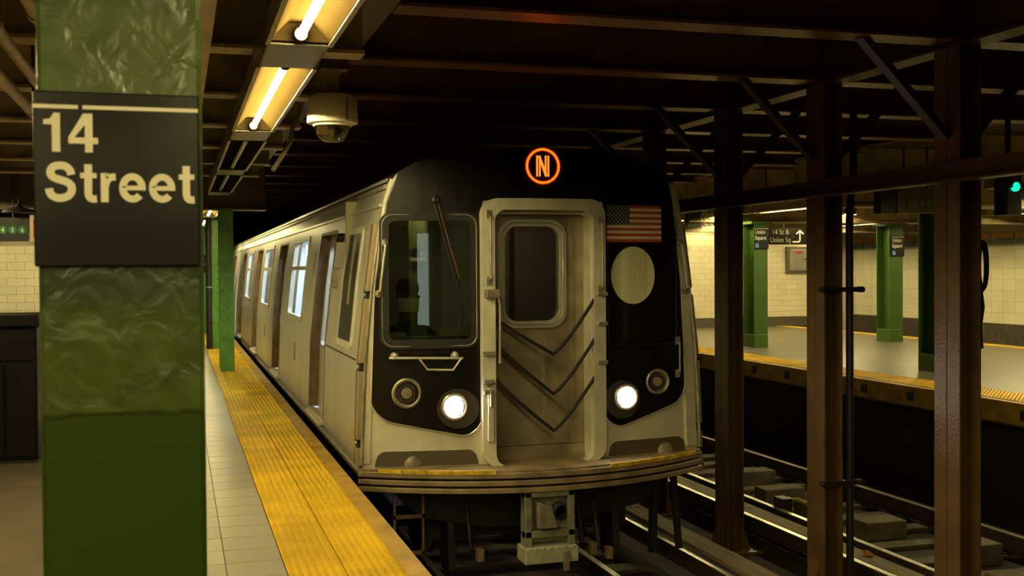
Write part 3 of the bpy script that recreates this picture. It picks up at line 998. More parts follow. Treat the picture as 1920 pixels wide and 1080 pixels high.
# cab side window and bits near the front corner
L = side_fn(-1)
cw = panel('cab_window_frame', rrect(9.95, .89, 10.89, 1.99, .06, 4), [rrect(10.02, .95, 10.82, 1.93, .04, 4)], -.03, .012, L, STEEL2, train, cv=[1.2, 1.5])
panel('window_pane', rrect(10.02, .95, 10.82, 1.93, .04, 4), [], .002, .007, L, mat('cab_side_glass', (.014, .012, .010), .3, spec=.15), cw, cv=[1.2, 1.5])
panel('window_bar', [(10.33, 1.28), (10.44, 1.28), (10.44, 1.93), (10.33, 1.93)], [], .007, .010, L, STEELD, cw, cv=[1.2, 1.5])
panel('latch_box', rrect(11.25, 1.42, 11.40, 1.62, .01, 2), [], 0, .05, L, STEELD, train)
panel('camera_knob', circle(11.2, 1.92, .045, 12), [], 0, .07, L, RUBBER, train)
panel('number_plate', rrect(13.35, 1.55, 13.52, 1.80, .02, 3), [], 0, .012, L, mat('number_plate_grey', (.45, .43, .36), .4), train)

# front end shell
zlist = [-.06, 0, .4, .8, 1.15, 1.5, 1.83, 2.15, 2.32]
outl = [(-hw(z), z) for z in zlist] + [(-a, z) for z, a in ROOF[1:]] + [(a, z) for z, a in ROOF[::-1][1:]] + [(hw(z), z) for z in zlist[::-1][1:]]
DO = rrect(-.455, -.055, .455, 2.06, .10, 6)
WIN = rrect(-1.31, 1.0, -.60, 2.02, .055, 5)
WINR = rrect(.62, .95, 1.27, 2.04, .055, 5)
panel('front_shell', outl, [DO, WIN], -.07, 0, face_fn, STEEL2, train, cu=CU, cv=[.8, 1.5])
mask = roundpoly([(-1.46, .372), (-.66, .205), (-.53, .30), (-.52, 2.17), (.56, 2.17), (.56, .30), (.70, .215), (1.385, .425),
                  (1.33, 1.5), (1.255, 2.15), (1.225, 2.30), (1.205, 2.405), (1.055, 2.488), (.80, 2.557), (.45, 2.605), (0, 2.62),
                  (-.45, 2.605), (-.80, 2.557), (-1.055, 2.488), (-1.205, 2.405), (-1.235, 2.30), (-1.295, 2.15), (-1.39, 1.5)],
                 [.25, .14, .16, .02, .02, .14, .16, .2] + [0] * 15, 6)
panel('front_mask', mask, [WIN], 0, .014, face_fn, BLACK, train, cu=CU, cv=[.8, 1.5])
# silver trim bead along the lower mask edge
def bead(pts, r, m, name, parent=train, w=.016, closed=False):
    return MB().tube([face_fn(u, v, w) for u, v in pts], r, 6, closed).build(name, m, parent, smooth=True)
lowL = roundpoly([(-1.445, .80), (-1.46, .372), (-.66, .205), (-.53, .30), (-.53, .80)], [0, .25, .14, .16, 0], 6)
lowR = roundpoly([(.56, .80), (.56, .30), (.70, .215), (1.385, .425), (1.37, .80)], [0, .14, .16, .2, 0], 6)
bead(lowL, .006, RAIL, 'mask_trim'); bead(lowR, .006, RAIL, 'mask_trim')
# windshield
wf = panel('windshield_gasket', rrect(-1.365, .945, -.555, 2.07, .10, 6), [rrect(-1.29, 1.02, -.62, 2.0, .05, 5)], .010, .030, face_fn, RUBBER, train, cu=CU)
pane_fn = lambda u, v, w: (CX + u, YF + .0722 - .152 * (u + .95) - w, v)
panel('window_pane', rrect(-1.30, 1.01, -.61, 2.01, .05, 5), [], -.03, -.024, pane_fn, GLASSW, wf)
bead(rrect(-1.345, .965, -.575, 2.05, .09, 6), .004, STEELD, 'gasket_bead', wf, .031, True)
# right front window, dark
wr = panel('window_pane', WINR, [], .0135, .018, face_fn, mat('dark_front_glass', (.010, .009, .008), .06, coat=.5), train, cu=CU)
bead(rrect(.60, .93, 1.29, 2.06, .06, 6), .005, RUBBER, 'gasket_bead', wr, .018, True)
tag(panel('oval_disc', circle(.845, 1.535, .215, 40, .25), [], .018, .026, face_fn, mat('pale_disc', (.95, .88, .54), .35, .1, var=.22, scale=4, stretch=(2.5, 2, .2)), train, cu=CU), 'pale oval disc on the dark right front window')
# flag
FW0, FW1, FZ0, FZ1 = .585, 1.132, 1.825, 2.14
sh = (FZ1 - FZ0) / 13
fl = panel('flag', [(FW0, FZ0), (FW1, FZ0), (FW1, FZ1), (FW0, FZ1)], [], .018, .022, face_fn, mat('flag_red', (.60, .11, .05), .5), train, cu=CU)
tag(fl, 'flag decal with red and white stripes and blue star field')
FWHT = mat('flag_white', (.95, .80, .60), .5)
for k in range(6):
    z0 = FZ0 + sh * (2 * k + 1)
    u0 = FW0 + (.225 if z0 > FZ0 + sh * 5.5 else 0)
    panel('stripe', [(u0, z0), (FW1, z0), (FW1, z0 + sh), (u0, z0 + sh)], [], .022, .0228, face_fn, FWHT, fl, cu=CU)
cn = panel('canton', [(FW0, FZ0 + sh * 6), (FW0 + .225, FZ0 + sh * 6), (FW0 + .225, FZ1), (FW0, FZ1)], [], .022, .0232, face_fn, mat('flag_blue', (.05, .055, .10), .5), fl, cu=CU)
stars = MB()
for r in range(9):
    for c in range(6 if r % 2 == 0 else 5):
        u = FW0 + .225 * ((c + (.5 if r % 2 == 0 else 1)) / 6)
        v = FZ0 + sh * 6 + (FZ1 - FZ0 - sh * 6) * (r + .5) / 9
        P = []
        for k in range(10):
            rr = .0085 if k % 2 == 0 else .0036
            a = PI / 2 + k * PI / 5
            P.append(face_fn(u + rr * math.cos(a), v + rr * math.sin(a), .0240))
        stars.add(P, [tuple(range(10))])
so = stars.build('stars', FWHT, fl)
so['kind'] = 'stuff'
# corner edge strips (silver) in front of the roof shoulder
panel('corner_post', [(-1.51, .0), (-1.455, .0), (-1.40, 1.5), (-1.31, 2.15), (-1.24, 2.33), (-1.27, 2.35), (-1.33, 2.15), (-1.425, 1.5)], [], 0, .02, face_fn, STEEL2, train)
panel('corner_post', [(1.51, .0), (1.40, .0), (1.345, 1.5), (1.265, 2.15), (1.215, 2.33), (1.26, 2.35), (1.325, 2.15), (1.42, 1.5)], [], 0, .02, face_fn, STEEL2, train)

# end door frame, recess and door
fr = panel('door_frame', rrect(-.545, -.05, .545, 2.185, .14, 8), [rrect(-.435, -.04, .435, 2.09, .10, 8)], -.02, .10, face_fn, STEEL2, train, cu=CU, bevel=.012)
for s in (-1, 1):
    MB().box(*sorted((CX + s * .43, CX + s * .47)), YF - .02, YF + .22, -.05, 2.08).build('recess_side', STEEL2, train)
MB().box(CX - .46, CX + .46, YF - .02, YF + .22, 2.07, 2.10).build('recess_top', STEELD, train)
flat = lambda u, v, w: (CX + u, YF + .16 - w, v)
DW = rrect(-.29, 1.15, .20, 1.96, .11, 8)
dr = panel('end_door', [(-.43, .085), (.43, .085), (.43, 2.075), (-.43, 2.075)], [DW], -.03, 0, flat, DOORST, train)
panel('door_kick_plate', [(-.43, -.05), (.43, -.05), (.43, .08), (-.43, .08)], [], -.02, .01, flat, DOORST, train)
panel('window_frame', rrect(-.35, 1.09, .26, 2.02, .15, 8), [DW], 0, .035, flat, STEEL, dr, bevel=.01)
panel('window_pane', DW, [], -.02, -.014, flat, GLASSD, dr)
MB().tube([flat(u, v, .037) for u, v in rrect(-.32, 1.12, .23, 1.99, .13, 8)], .006, 6, True).build('frame_bead', STEELD, dr, smooth=True)
panel('door_post', [(.30, .085), (.33, .085), (.33, 2.07), (.30, 2.07)], [], 0, .02, flat, DOORST, dr)
panel('door_rib', [(.045, .12), (.075, .12), (.075, 1.0), (.045, 1.0)], [], 0, .008, flat, STEELD, dr)
# three hanging rubber covered chains
for k, (zl, zm, zr) in enumerate(((1.22, .88, 1.37), (1.02, .545, 1.03), (.72, .235, .705))):
    pts = []
    N_ = 14
    for i in range(N_ + 1):
        t = i / N_
        if t < .5:
            q = t * 2; u = -.46 + (.065 + .46) * q; v = zl + (zm - zl) * (q ** .85)
        else:
            q = (t - .5) * 2; u = .065 + (.47 - .065) * q; v = zm + (zr - zm) * (q ** 1.2)
        pts.append((CX + u, YF - .06 - .03 * math.sin(PI * t), v))
    MB().tube(pts, .0155, 8).build('safety_chain', RUBBER, train, smooth=True)
# grab bars and latches on the door frame
def handle(u, z0, z1, w0=.10, out=.05, r=.010, m=STEELD, par=None):
    h = MB().tube([face_fn(u, z0, w0), face_fn(u, z0 + .02, w0 + out), face_fn(u, z1 - .02, w0 + out), face_fn(u, z1, w0)], r, 8).build('grab_handle', m, par or train, smooth=True)
    for z in (z0, z1):
        MB().box(CX + u - .022, CX + u + .022, YF + .08 * u * u - w0 - .012, YF + .08 * u * u - w0 + .004, z - .035, z + .035).build('handle_foot', m, h)
    return h
handle(-.485, 1.50, 2.05)
handle(-.49, .45, .62); handle(.495, 1.42, 2.0)
MB().box(CX - .535, CX - .41, YF - .16, YF - .085, 1.36, 1.43).build('door_latch', STEELD, train, bevel=.01)
MB().tube([(CX - .43, YF - .14, 1.38), (CX - .41, YF - .14, 1.30), (CX - .415, YF - .14, .82)], .011, 8).build('gate_rod', STEELD, train, smooth=True)
MB().box(CX - .51, CX - .46, YF - .11, YF - .07, .17, .62).build('hinge_plate', STEEL2, train, bevel=.006)
for z in (.90, .67, .58):
    MB().box(CX - .545, CX - .46, YF - .125, YF - .075, z - .018, z + .018).build('hook', STEELD, train, bevel=.004)
for z in (1.13, .80, 1.38):
    MB().box(CX + .46, CX + .545, YF - .125, YF - .075, z - .015, z + .015).build('hook', STEELD, train, bevel=.004)
handle(1.30, .66, .95, .014, .05, .009)

# headlights
LAMP = emit('headlight_bulb', (1.0, .90, .74), 60)
def lamp(u, z, r, on):
    c = Vector(face_fn(u, z, .014))
    hnm = 'headlight' if on else 'marker_light'
    body = MB().lathe([(r, .0), (r, -.018), (r * .9, -.026), (r * .80, -.022), (r * .74, .03), (.001, .035)], c, 'y', 32).build(hnm, STEELD if not on else mat('lamp_bezel', (.50, .42, .30), .3, .6), train, smooth=True)
    if on:
        MB().lathe([(r * .77, 0), (r * .70, -.012), (r * .35, -.02), (.001, -.022)], c + Vector((0, .004, 0)), 'y', 28).build('lamp_lens', LAMP, body, smooth=True)
    else:
        MB().lathe([(r * .72, 0), (r * .66, -.012), (r * .45, -.012), (r * .42, .004), (.001, .004)], c, 'y', 28).build('lamp_lens', mat('dark_lens', (.06, .05, .04), .1, coat=.6), body, smooth=True)
        MB().lathe([(r * .40, 0), (r * .36, -.02), (.001, -.024)], c, 'y', 20).build('lamp_centre', mat('lamp_core', (.35, .30, .20), .3, .3), body, smooth=True)
lamp(-.765, .458, .115, True); lamp(-1.155, .578, .125, False)
lamp(.765, .478, .115, True); lamp(1.085, .597, .112, False)
# raised housing around each lit lamp
for s, u, z in ((-1, -.735, .44), (1, .735, .46)):
    o_ = circle(u, z, .175, 36, .165); i_ = circle(u + (-.03 if s < 0 else .03), z + .018, .118, 36)
    panel('lamp_housing', o_, [i_], .014, .028, face_fn, mat('lamp_surround', (.05, .042, .034), .3, coat=.3), train, cu=CU, bevel=.006)
# wiper
wp = MB().tube([face_fn(-.925, 2.16, .05), face_fn(-.86, 1.90, .07), face_fn(-.735, 1.45, .06)], .010, 8).build('wiper_arm', DARK, train, smooth=True)
MB().tube([face_fn(-.895, 2.16, .05), face_fn(-.82, 1.85, .07), face_fn(-.72, 1.52, .06)], .007, 8).build('wiper_link', BROWN, wp, smooth=True)
MB().bar(face_fn(-.725, 1.75, .045), face_fn(-.725, 1.08, .045), .012, .02, (0, 1, 0)).build('wiper_blade', RUBBER, wp)
MB().lathe([(.035, .02), (.035, -.03), (.02, -.045)], face_fn(-.91, 2.17, .03), 'y', 14).build('wiper_pivot', DARK, wp, smooth=True)
# rail and step below the windshield
bar = MB().tube([face_fn(-1.30, .872, .06), face_fn(-1.0, .868, .065), face_fn(-.70, .862, .06)], .011, 8).build('grab_rail', STEEL, train, smooth=True)
for u in (-1.25, -.76):
    MB().lathe([(.035, .02), (.03, -.03), (.012, -.05)], face_fn(u, .885, .02), 'y', 12).build('rail_foot', STEEL, bar, smooth=True)
MB().tube([face_fn(-1.06, .868, .064), face_fn(-.995, .775, .075), face_fn(-.785, .768, .075), face_fn(-.715, .862, .064)], .009, 8).build('step_loop', STEEL, bar, smooth=True)
panel('mask_ledge', [(-1.25, .905), (-.72, .90), (-.72, .912), (-1.25, .917)], [], .014, .03, face_fn, BLACK, train, cu=CU)

# route sign: dark glass with a ring and an N of LEDs
sgp = panel('route_sign', rrect(-.28, 2.27, .30, 2.57, .03, 4), [], .012, .02, face_fn, mat('sign_glass_black', (.006, .004, .004), .12), train)
LED = emit('led_orange', (1.0, .014, .0004), 13.0)
LED2 = emit('led_orange_core', (1.0, .20, .010), 1.7)
NC = (.006, 2.462)
panel('led_ring', circle(*NC, .151, 48), [circle(*NC, .130, 48)], .02, .023, face_fn, LED, sgp)
panel('led_ring_core', circle(*NC, .145, 48), [circle(*NC, .135, 48)], .023, .024, face_fn, LED2, sgp)
nm = MB()
for u in (-.052, -.028, .024, .048):
    nm.box(CX + NC[0] + u - .007, CX + NC[0] + u + .007, YF - .024, YF - .02, NC[1] - .088, NC[1] + .088)
nm.bar((CX + NC[0] - .034, YF - .022, NC[1] + .085), (CX + NC[0] + .030, YF - .022, NC[1] - .085), .004, .022, (1, 0, 0))
no = nm.build('led_letter', LED2, sgp)

# anticlimber: three bowed ribs and a deck plate
def bow(u, w):  # y of the bumper front at offset u
    return 8.66 + .215 * u * u - w
def bumper(name, z0, z1, w, m):
    n = 24
    us = [-1.555 + 3.11 * i / n for i in range(n + 1)]
    poly = [(CX + u, bow(u, w)) for u in us] + [(CX + 1.5, 9.26), (CX - 1.5, 9.26)]
    return MB().prism(poly, 'z', z0, z1).build(name, m, train, bevel=.006)
BUMP = mat('bumper_steel', (.30, .22, .125), .45, .25, var=.3, scale=6, rvar=.1)
bumper('bumper_deck', -.055, -.035, -.005, BUMP)
bumper('bumper_rib', -.100, -.055, .03, BUMP); bumper('bumper_core', -.118, -.100, -.02, DARK)
bumper('bumper_rib', -.160, -.118, .03, BUMP); bumper('bumper_core', -.178, -.160, -.02, DARK)
bumper('bumper_rib', -.220, -.178, .03, BUMP)
for u0, u1 in ((-1.40, -.50), (.50, 1.46)):
    k = 5
    for i in range(k):
        a, b = u0 + (u1 - u0) * i / k, u0 + (u1 - u0) * (i + .97) / k
        pts = [(CX + a + (b - a) * j / 4, bow(a + (b - a) * j / 4, .034)) for j in range(5)] + [(CX + b - (b - a) * j / 4, bow(b - (b - a) * j / 4, .002)) for j in range(5)]
        MB().prism(pts, 'z', -.062, -.031).build('yellow_stripe', mat('stripe_yellow', (.65, .42, .02), .5, var=.4, scale=15), train)
# lower recesses with a pale buffer behind the bumper
for u0, u1 in ((-1.415, -.56), (.60, 1.39)):
    panel('step_recess', roundpoly([(u0, -.03), (u1, -.03), (u1 - .03, .095), (u0 + .03, .095)], [.01, .01, .10, .10], 6), [], .001, .006, face_fn, mat('recess_brown', (.09, .07, .045), .5), train, cu=CU)
    c = (u0 + u1) / 2 + (-.12 if u0 < 0 else .17)
    MB().lathe([(.075, .0), (.07, -.02), (.045, -.03), (.001, -.033)], face_fn(c, -.02, .005), 'y', 20).build('buffer', STEELD, train, smooth=True)

# folded safety gates standing at both front corners
def corner_gate(s):
    ys = YF + .17
    x = CX + s * 1.535
    g = MB().box(*sorted((x - s * .06, x)), ys - .06, ys + .10, -.02, 1.96)
    root_ = None
    segs = [(-.02, .13), (.20, .76), (.83, 1.36), (1.42, 1.98)]
    for z0, z1 in segs:
        def sh_(u, v, w):
            return (CX + s * (hw(v) + w), u, v)
        p = panel('gate_panel', [(ys - .01, z0), (ys + .20, z0), (ys + .20, z1), (ys - .01, z1)], [], .002, .045, sh_, mat('gate_aluminium', (.50, .40, .24), .42, .45, var=.25, scale=4, stretch=(1, 1, .3)), train, bevel=.006)
        panel('gate_groove', [(ys + .085, z0), (ys + .10, z0), (ys + .10, z1), (ys + .085, z1)], [], .045, .048, sh_, RUBBER, p)
    for z0, z1 in ((.13, .20), (.76, .83), (1.36, 1.42)):
        def sh_(u, v, w):
            return (CX + s * (hw(v) + w), u, v)
        h = panel('gate_hinge', [(ys + .02, z0), (ys + .17, z0), (ys + .17, z1), (ys + .02, z1)], [], .0, .035, sh_, RUBBER, train)
        panel('hinge_pin', circle(ys + .09, (z0 + z1) / 2, .014, 8), [], .035, .045, sh_, RAIL, h)
    # outer bar and loop handle
    zz = [0, .5, 1.0, 1.5, 2.0]
    MB().tube([(CX + s * (hw(z) + .005), ys - .03, z) for z in zz], .013, 8).build('gate_bar', STEELD, train, smooth=True)
    hb = MB().tube([(CX + s * (hw(z) - .05), ys - .05 - o_, z) for z, o_ in ((1.40, 0), (1.42, .06), (1.80, .06), (1.82, 0))], .011, 8).build('grab_handle', STEEL, train, smooth=True)
    for z in (1.40, 1.82):
        MB().lathe([(.03, .02), (.03, -.015), (.015, -.02)], (CX + s * (hw(z) - .05), ys - .05, z), 'y', 12).build('handle_foot', STEELD, hb, smooth=True)
corner_gate(-1); corner_gate(1)

# cab interior
CABW = mat('cab_lining', (.42, .39, .24), .6)
MB().box(CX - 1.40, CX - .46, 10.75, 10.80, 0, 2.25).build('cab_back_wall', CABW, train)
MB().box(CX - .48, CX - .44, 9.2, 10.78, 0, 2.25).build('cab_side_wall', CABW, train)
MB().box(CX - 1.40, CX - .46, 9.2, 10.8, -.06, 0).build('cab_floor', DARK, train)
MB().box(CX - 1.25, CX - .46, 9.2, 10.8, 2.22, 2.26).build('cab_ceiling', CABW, train)
MB().box(CX - .72, CX - .60, 10.735, 10.75, .9, 1.95).build('lit_pane', emit('cab_pane', (.75, .88, 1.0), .38), train)
MB().box(CX - .76, CX - .72, 10.70, 10.75, .6, 2.1).build('door_jamb', DARK, train)
MB().box(CX - 1.38, CX - .50, 9.30, 9.62, .2, 1.02).build('control_desk', DARK, train, bevel=.03)
MB().box(CX - 1.30, CX - 1.10, 9.36, 9.52, 1.02, 1.06).box(CX - .80, CX - .55, 9.36, 9.52, 1.02, 1.09).build('console', CABW, train, bevel=.01)
MB().box(CX - .50, CX - .485, 9.5, 9.75, 1.05, 1.5).build('equipment_box', mat('cab_box', (.5, .5, .35), .5), train, bevel=.01)
MB().box(CX - 1.1, CX - .8, 9.9, 9.98, 2.20, 2.22).build('cab_fill_light', emit('cab_fill_light', (1.0, .85, .5), 4.5), train)  # unseen lamp added to brighten the cab interior
MB().box(CX - .455, CX + 1.25, 10.9, 10.95, 0, 2.2).build('vestibule_wall', mat('vestibule', (.22, .20, .17), .5), train)
MB().box(CX - .1, CX + .3, 10.1, 10.2, 2.18, 2.20).build('vestibule_fill_light', emit('vestibule_fill_light', (1.0, .85, .6), 38.0), train)  # unseen lamp added to lift the black behind the end door window
for u in (-.22, .0):
    MB().cyl((CX + u, 9.9, 0), (CX + u, 9.9, 2.2), .03, 10).build('vestibule_post', STEELD, train)

# ------------------------------------------------------------------ train operator in the cab
def person():
    t = thing('person', 'train operator in dark jacket and pale face mask seated behind the windshield', 'person', (CX - 1.0, 10.1, .0))
    dz = -.11
    me = bpy.data.meshes.new('body')
    x, y = CX - .98, 10.05
    V = [((x, y + .1, .62), .16), ((x, y + .08, .82), .15), ((x, y + .03, 1.05), .17), ((x + .01, y, 1.18), .10), ((x + .02, y - .03, 1.30), .055), ((x + .02, y - .05, 1.38), .085), ((x + .02, y - .06, 1.47), .092), ((x + .02, y - .05, 1.55), .07),
         ((x - .19, y + .02, 1.13), .075), ((x - .24, y - .12, .92), .055), ((x - .16, y - .36, .98), .042), ((x - .10, y - .44, 1.03), .030),
         ((x + .21, y + .02, 1.13), .075), ((x + .34, y - .10, .98), .060), ((x + .44, y - .32, 1.00), .045), ((x + .47, y - .42, 1.04), .030),
         ((x - .10, y - .02, .58), .10), ((x - .12, y - .42, .56), .075), ((x - .12, y - .44, .14), .055), ((x - .12, y - .54, .06), .04),
         ((x + .10, y - .02, .58), .10), ((x + .12, y - .42, .56), .075), ((x + .12, y - .44, .14), .055), ((x + .12, y - .54, .06), .04)]
    E = [(0, 1), (1, 2), (2, 3), (3, 4), (4, 5), (5, 6), (6, 7), (2, 8), (8, 9), (9, 10), (10, 11), (2, 12), (12, 13), (13, 14), (14, 15), (0, 16), (16, 17), (17, 18), (18, 19), (0, 20), (20, 21), (21, 22), (22, 23)]
    org = Vector(ORIG[t.name])
    me.from_pydata([Vector(p) - org + Vector((0, 0, dz if p[2] > .15 else 0)) for p, r in V], E, [])
    o = bpy.data.objects.new('body', me)
    COL.objects.link(o)
    sk = o.modifiers.new('skin', 'SKIN')
    for i, (p, r) in enumerate(V):
        me.skin_vertices[0].data[i].radius = (r, r)
    me.skin_vertices[0].data[0].use_root = True
    sb = o.modifiers.new('sub', 'SUBSURF'); sb.levels = 2; sb.render_levels = 2
    dg = bpy.context.evaluated_depsgraph_get()
    m2 = bpy.data.meshes.new_from_object(o.evaluated_get(dg))
    bpy.data.objects.remove(o, do_unlink=True)
    jacket = mat('dark_jacket', (.010, .010, .010), .8)
    skin = mat('skin', (.22, .12, .07), .6)
    b = finish('body', m2, jacket, t, True, 0, org)
    m2.materials.append(skin)
    for p in m2.polygons:
        c = p.center + org
        if (c.z > 1.24 + dz and abs(c.x - x) < .2) or (c.y < y - .40 and c.z > .8):
            p.material_index = 1
    hx, hy, hz = x + .02, y - .06, 1.43 + dz
    # mask over nose and mouth, hair and eyes
    mk = MB()
    n, r_ = 10, 5
    for j in range(r_ + 1):
        for i in range(n + 1):
            a = math.radians(-80 + 160 * i / n); z = -.105 + .125 * j / r_
            rr = .104 - .10 * max(0, -.04 - z)
            mk.v.append((hx + rr * math.sin(a), hy - rr * math.cos(a) * 1.12, hz + z))
    for j in range(r_):
        for i in range(n):
            k = j * (n + 1) + i
            mk.f.append((k, k + 1, k + n + 2, k + n + 1))
    mo = mk.build('face_mask', mat('mask_cloth', (.95, .95, .9), .7), t, smooth=True)
    mo.modifiers.new('solid', 'SOLIDIFY').thickness = .004
    MB().lathe([(.100, 1.49), (.108, 1.53), (.10, 1.585), (.06, 1.62), (.001, 1.63)], (hx, hy + .012, dz), 'z', 20).build('cap', jacket, t, smooth=True)
    for s in (-1, 1):
        MB().lathe([(.001, -.012), (.011, -.006), (.012, 0), (.001, .004)], (hx + s * .036, hy - .092, hz + .055), 'y', 10).build('eye', mat('eye_dark', (.03, .02, .02), .2), t, smooth=True)
        MB().lathe([(.001, -.01), (.018, -.006), (.022, 0), (.001, .02)], (hx + s * .10, hy + .0, hz + .03), 'x', 10).build('ear', skin, t, smooth=True)
person()

# ------------------------------------------------------------------ under the train front
lad = MB()
for x in (1.69, 1.93):
    lad.bar((x, 9.12, -.78), (x, 9.12, -.20), .02, .03, (0, 1, 0))
for z in (-.45, -.755):
    lad.bar((1.68, 9.12, z), (1.94, 9.12, z), .03, .03)
lo = lad.build('ladder', mat('ladder_rust', (.20, .13, .06), .6, .2, var=.3), train)
cp = MB().box(2.68, 3.10, 8.75, 8.80, -.66, -.22).build('coupler', mat('coupler_grey', (.26, .25, .17), .5, .3, var=.3, scale=10), train, bevel=.01)
CPM = MATS['coupler_grey']
MB().box(2.68, 2.74, 8.66, 8.76, -.68, -.22).box(3.05, 3.11, 8.66, 8.76, -.68, -.22).box(2.68, 3.11, 8.66, 8.76, -.27, -.22).box(2.68, 3.11, 8.66, 8.76, -.60, -.54).build('coupler_frame', CPM, cp, bevel=.008)
MB().prism([(2.78, -.52), (2.95, -.52), (2.90, -.34), (2.78, -.30)], 'y', 8.62, 8.75).build('coupler_hook', STEELD, cp, bevel=.01)
MB().lathe([(.075, .0), (.075, -.05), (.05, -.06), (.045, .02), (.001, .02)], (3.0, 8.75, -.40), 'y', 18).build('coupler_cone', DARK, cp, smooth=True)
MB().box(2.66, 3.12, 8.60, 8.84, -.80, -.67).build('electric_head', mat('electric_head_pale', (.42, .41, .29), .5, .1, var=.25, scale=10), cp, bevel=.012)
MB().box(2.98, 3.03, 8.57, 8.60, -.86, -.70).build('head_latch', STEELD, cp, bevel=.005)
for i in range(7):
    MB().cyl((2.70 + i * .062, 8.598, -.672), (2.70 + i * .062, 8.598, -.664), .012, 8).build('contact_button', STEEL, cp)
MB().cyl((2.88, 8.8, -.45), (2.88, 10.4, -.5), .09, 14).build('drawbar', DARK, cp, smooth=True)
MB().box(2.0, 3.9, 9.5, 9.8, -.75, -.25).build('end_sill', DARK, train)
MB().prism([(CX - 1.3, -.22), (CX + 1.3, -.22), (CX + 1.0, -.50), (CX + .4, -.62), (CX - .4, -.62), (CX - 1.0, -.50)], 'y', 9.25, 9.4).build('pilot_plate', DARK, train)
for s in (-1, 1):
    MB().prism([(9.2, -.95), (9.5, -1.0), (9.7, -.35), (9.3, -.3)], 'x', *sorted((CX + s * .72, CX + s * .78))).build('trip_bracket', DARK, train)
MB().bar((4.28, 9.3, -.22), (4.34, 9.3, -.95), .05, .05).build('shoe_hanger', DARK, train)
MB().bar((4.12, 9.35, -.22), (4.10, 9.35, -.98), .09, .05).build('shoe_hanger', DARK, train)
for k in range(2):
    yb = 11.6 + 15.2 * k
    for s in (-1, 1):
        MB().box(*sorted((CX + s * .95, CX + s * 1.07)), yb - 1.4, yb + 1.4, -.78, -.58).build('truck_frame', DARK, train, bevel=.02)
        for dy in (-1.05, 1.05):
            wx = CX + s * .74
            MB().lathe([(.30, -.06), (.43, -.06), (.43, .05), (.46, .055), (.46, .075), (.30, .075), (.12, .05), (.10, -.08)] if s < 0 else [(.10, .08), (.12, -.05), (.30, -.075), (.46, -.075), (.46, -.055), (.43, -.05), (.43, .06), (.30, .06)], (wx, yb + dy, -.66), 'x', 32).build('wheel', RAILD, train, smooth=True)
            MB().lathe([(.432, -.055 if s < 0 else -.045), (.432, .045 if s < 0 else .055)], (wx, yb + dy, -.66), 'x', 32).build('wheel_tread', RAIL, train, smooth=True)
    for dy in (-1.05, 1.05):
        MB().cyl((CX - .74, yb + dy, -.66), (CX + .74, yb + dy, -.66), .08, 12).build('axle', DARK, train)
MB().box(CX - 1.2, CX + 1.2, 14.5, 25, -.85, -.16).build('underfloor_box', DARK, train)
for x, z in ((3.35, -.80), (3.50, -.85), (2.35, -.78)):
    MB().tube([(x, 9.3, -.35), (x, 9.15, z), (x + .03, 9.0, z + .02)], .022, 8).build('air_hose', RUBBER, train, smooth=True)
    MB().box(x, x + .06, 8.94, 9.02, z - .05, z + .05).build('hose_coupling', BUMP, train, bevel=.006)

# ------------------------------------------------------------------ dome camera
dc = thing('dome_camera', 'cream surveillance dome camera hanging beside the light fixtures', 'camera', (1.05, 7.9, 2.5))
MB().lathe([(.10, 2.83), (.15, 2.82), (.172, 2.79), (.178, 2.64), (.175, 2.625), (.12, 2.615)], (1.05, 7.9, 0), 'z', 32).build('housing', CAMW, dc, smooth=True)
MB().lathe([(.125, 2.615), (.125, 2.60), (.118, 2.57), (.10, 2.53), (.07, 2.505), (.035, 2.494), (.001, 2.492)], (1.05, 7.9, 0), 'z', 28).build('dome', DOME, dc, smooth=True)
MB().lathe([(.135, 2.62), (.135, 2.605), (.115, 2.60)], (1.05, 7.9, 0), 'z', 28).build('dome_ring', CAMW, dc, smooth=True)
MB().lathe([(.06, 2.61), (.06, 2.55), (.03, 2.53)], (1.05, 7.9, 0), 'z', 16).build('lens_block', DARK, dc, smooth=True)
MB().box(.93, 1.0, 7.78, 7.8, 2.53, 2.6).build('lens_plate', CREAM_DARK, dc)
MB().box(1.125, 1.135, 7.735, 7.75, 2.635, 2.79).build('housing_seam', COVER, dc)
MB().cyl((1.05, 7.9, 2.82), (1.05, 7.9, 3.0), .05, 14).build('stem', BEAMCREAM, dc, smooth=True)
MB().box(.97, 1.16, 7.84, 7.98, 3.0, 3.19).build('bracket', BROWN, dc)
# dangling conduit under the girder
hg = thing('dangling_cable', 'pale dangling cable end hanging left of the dome camera', 'cable', (.95, 10.2, 2.4))
MB().tube([(1.11, 10.2, 3.215), (1.06, 10.2, 3.0), (.985, 10.1, 2.85), (.965, 10.0, 2.74), (.90, 10.0, 2.62), (.80, 9.95, 2.47)], .02, 8).build('cable', mat('pale_cable', (.34, .28, .15), .5), hg, smooth=True)

# ------------------------------------------------------------------ left side of the near platform
for k, (x, z, lab_) in enumerate(((-.62, 2.80, 'cream conduit under the platform ceiling, upper right of three at the left edge'), (-.80, 2.74, 'cream conduit under the platform ceiling, middle of three at the left edge'), (-.88, 2.62, 'cream conduit under the platform ceiling, lowest of three at the left edge'))):
    c = thing('ceiling_conduit', lab_, 'conduit', (x, 8, z), 'conduits at the top left')
    MB().cyl((x, PY0 + 4, z), (x, 16, z), .032, 12).build('pipe', BEAMCREAM, c, smooth=True)
    for y in (3.8, 5.6, 7.6, 9.5):
        MB().cyl((x, y, z), (x, y + .07, z), .042, 12).build('coupling', BEAMCREAM, c, smooth=True)
        MB().cyl((x, y + .2, z), (x, y + .2, Z_PL), .008, 6).build('hanger', DARK, c)
bn = thing('storage_bin', 'tall black metal trash container standing behind the foreground column', 'bin', (-1.75, 10.4, 0))
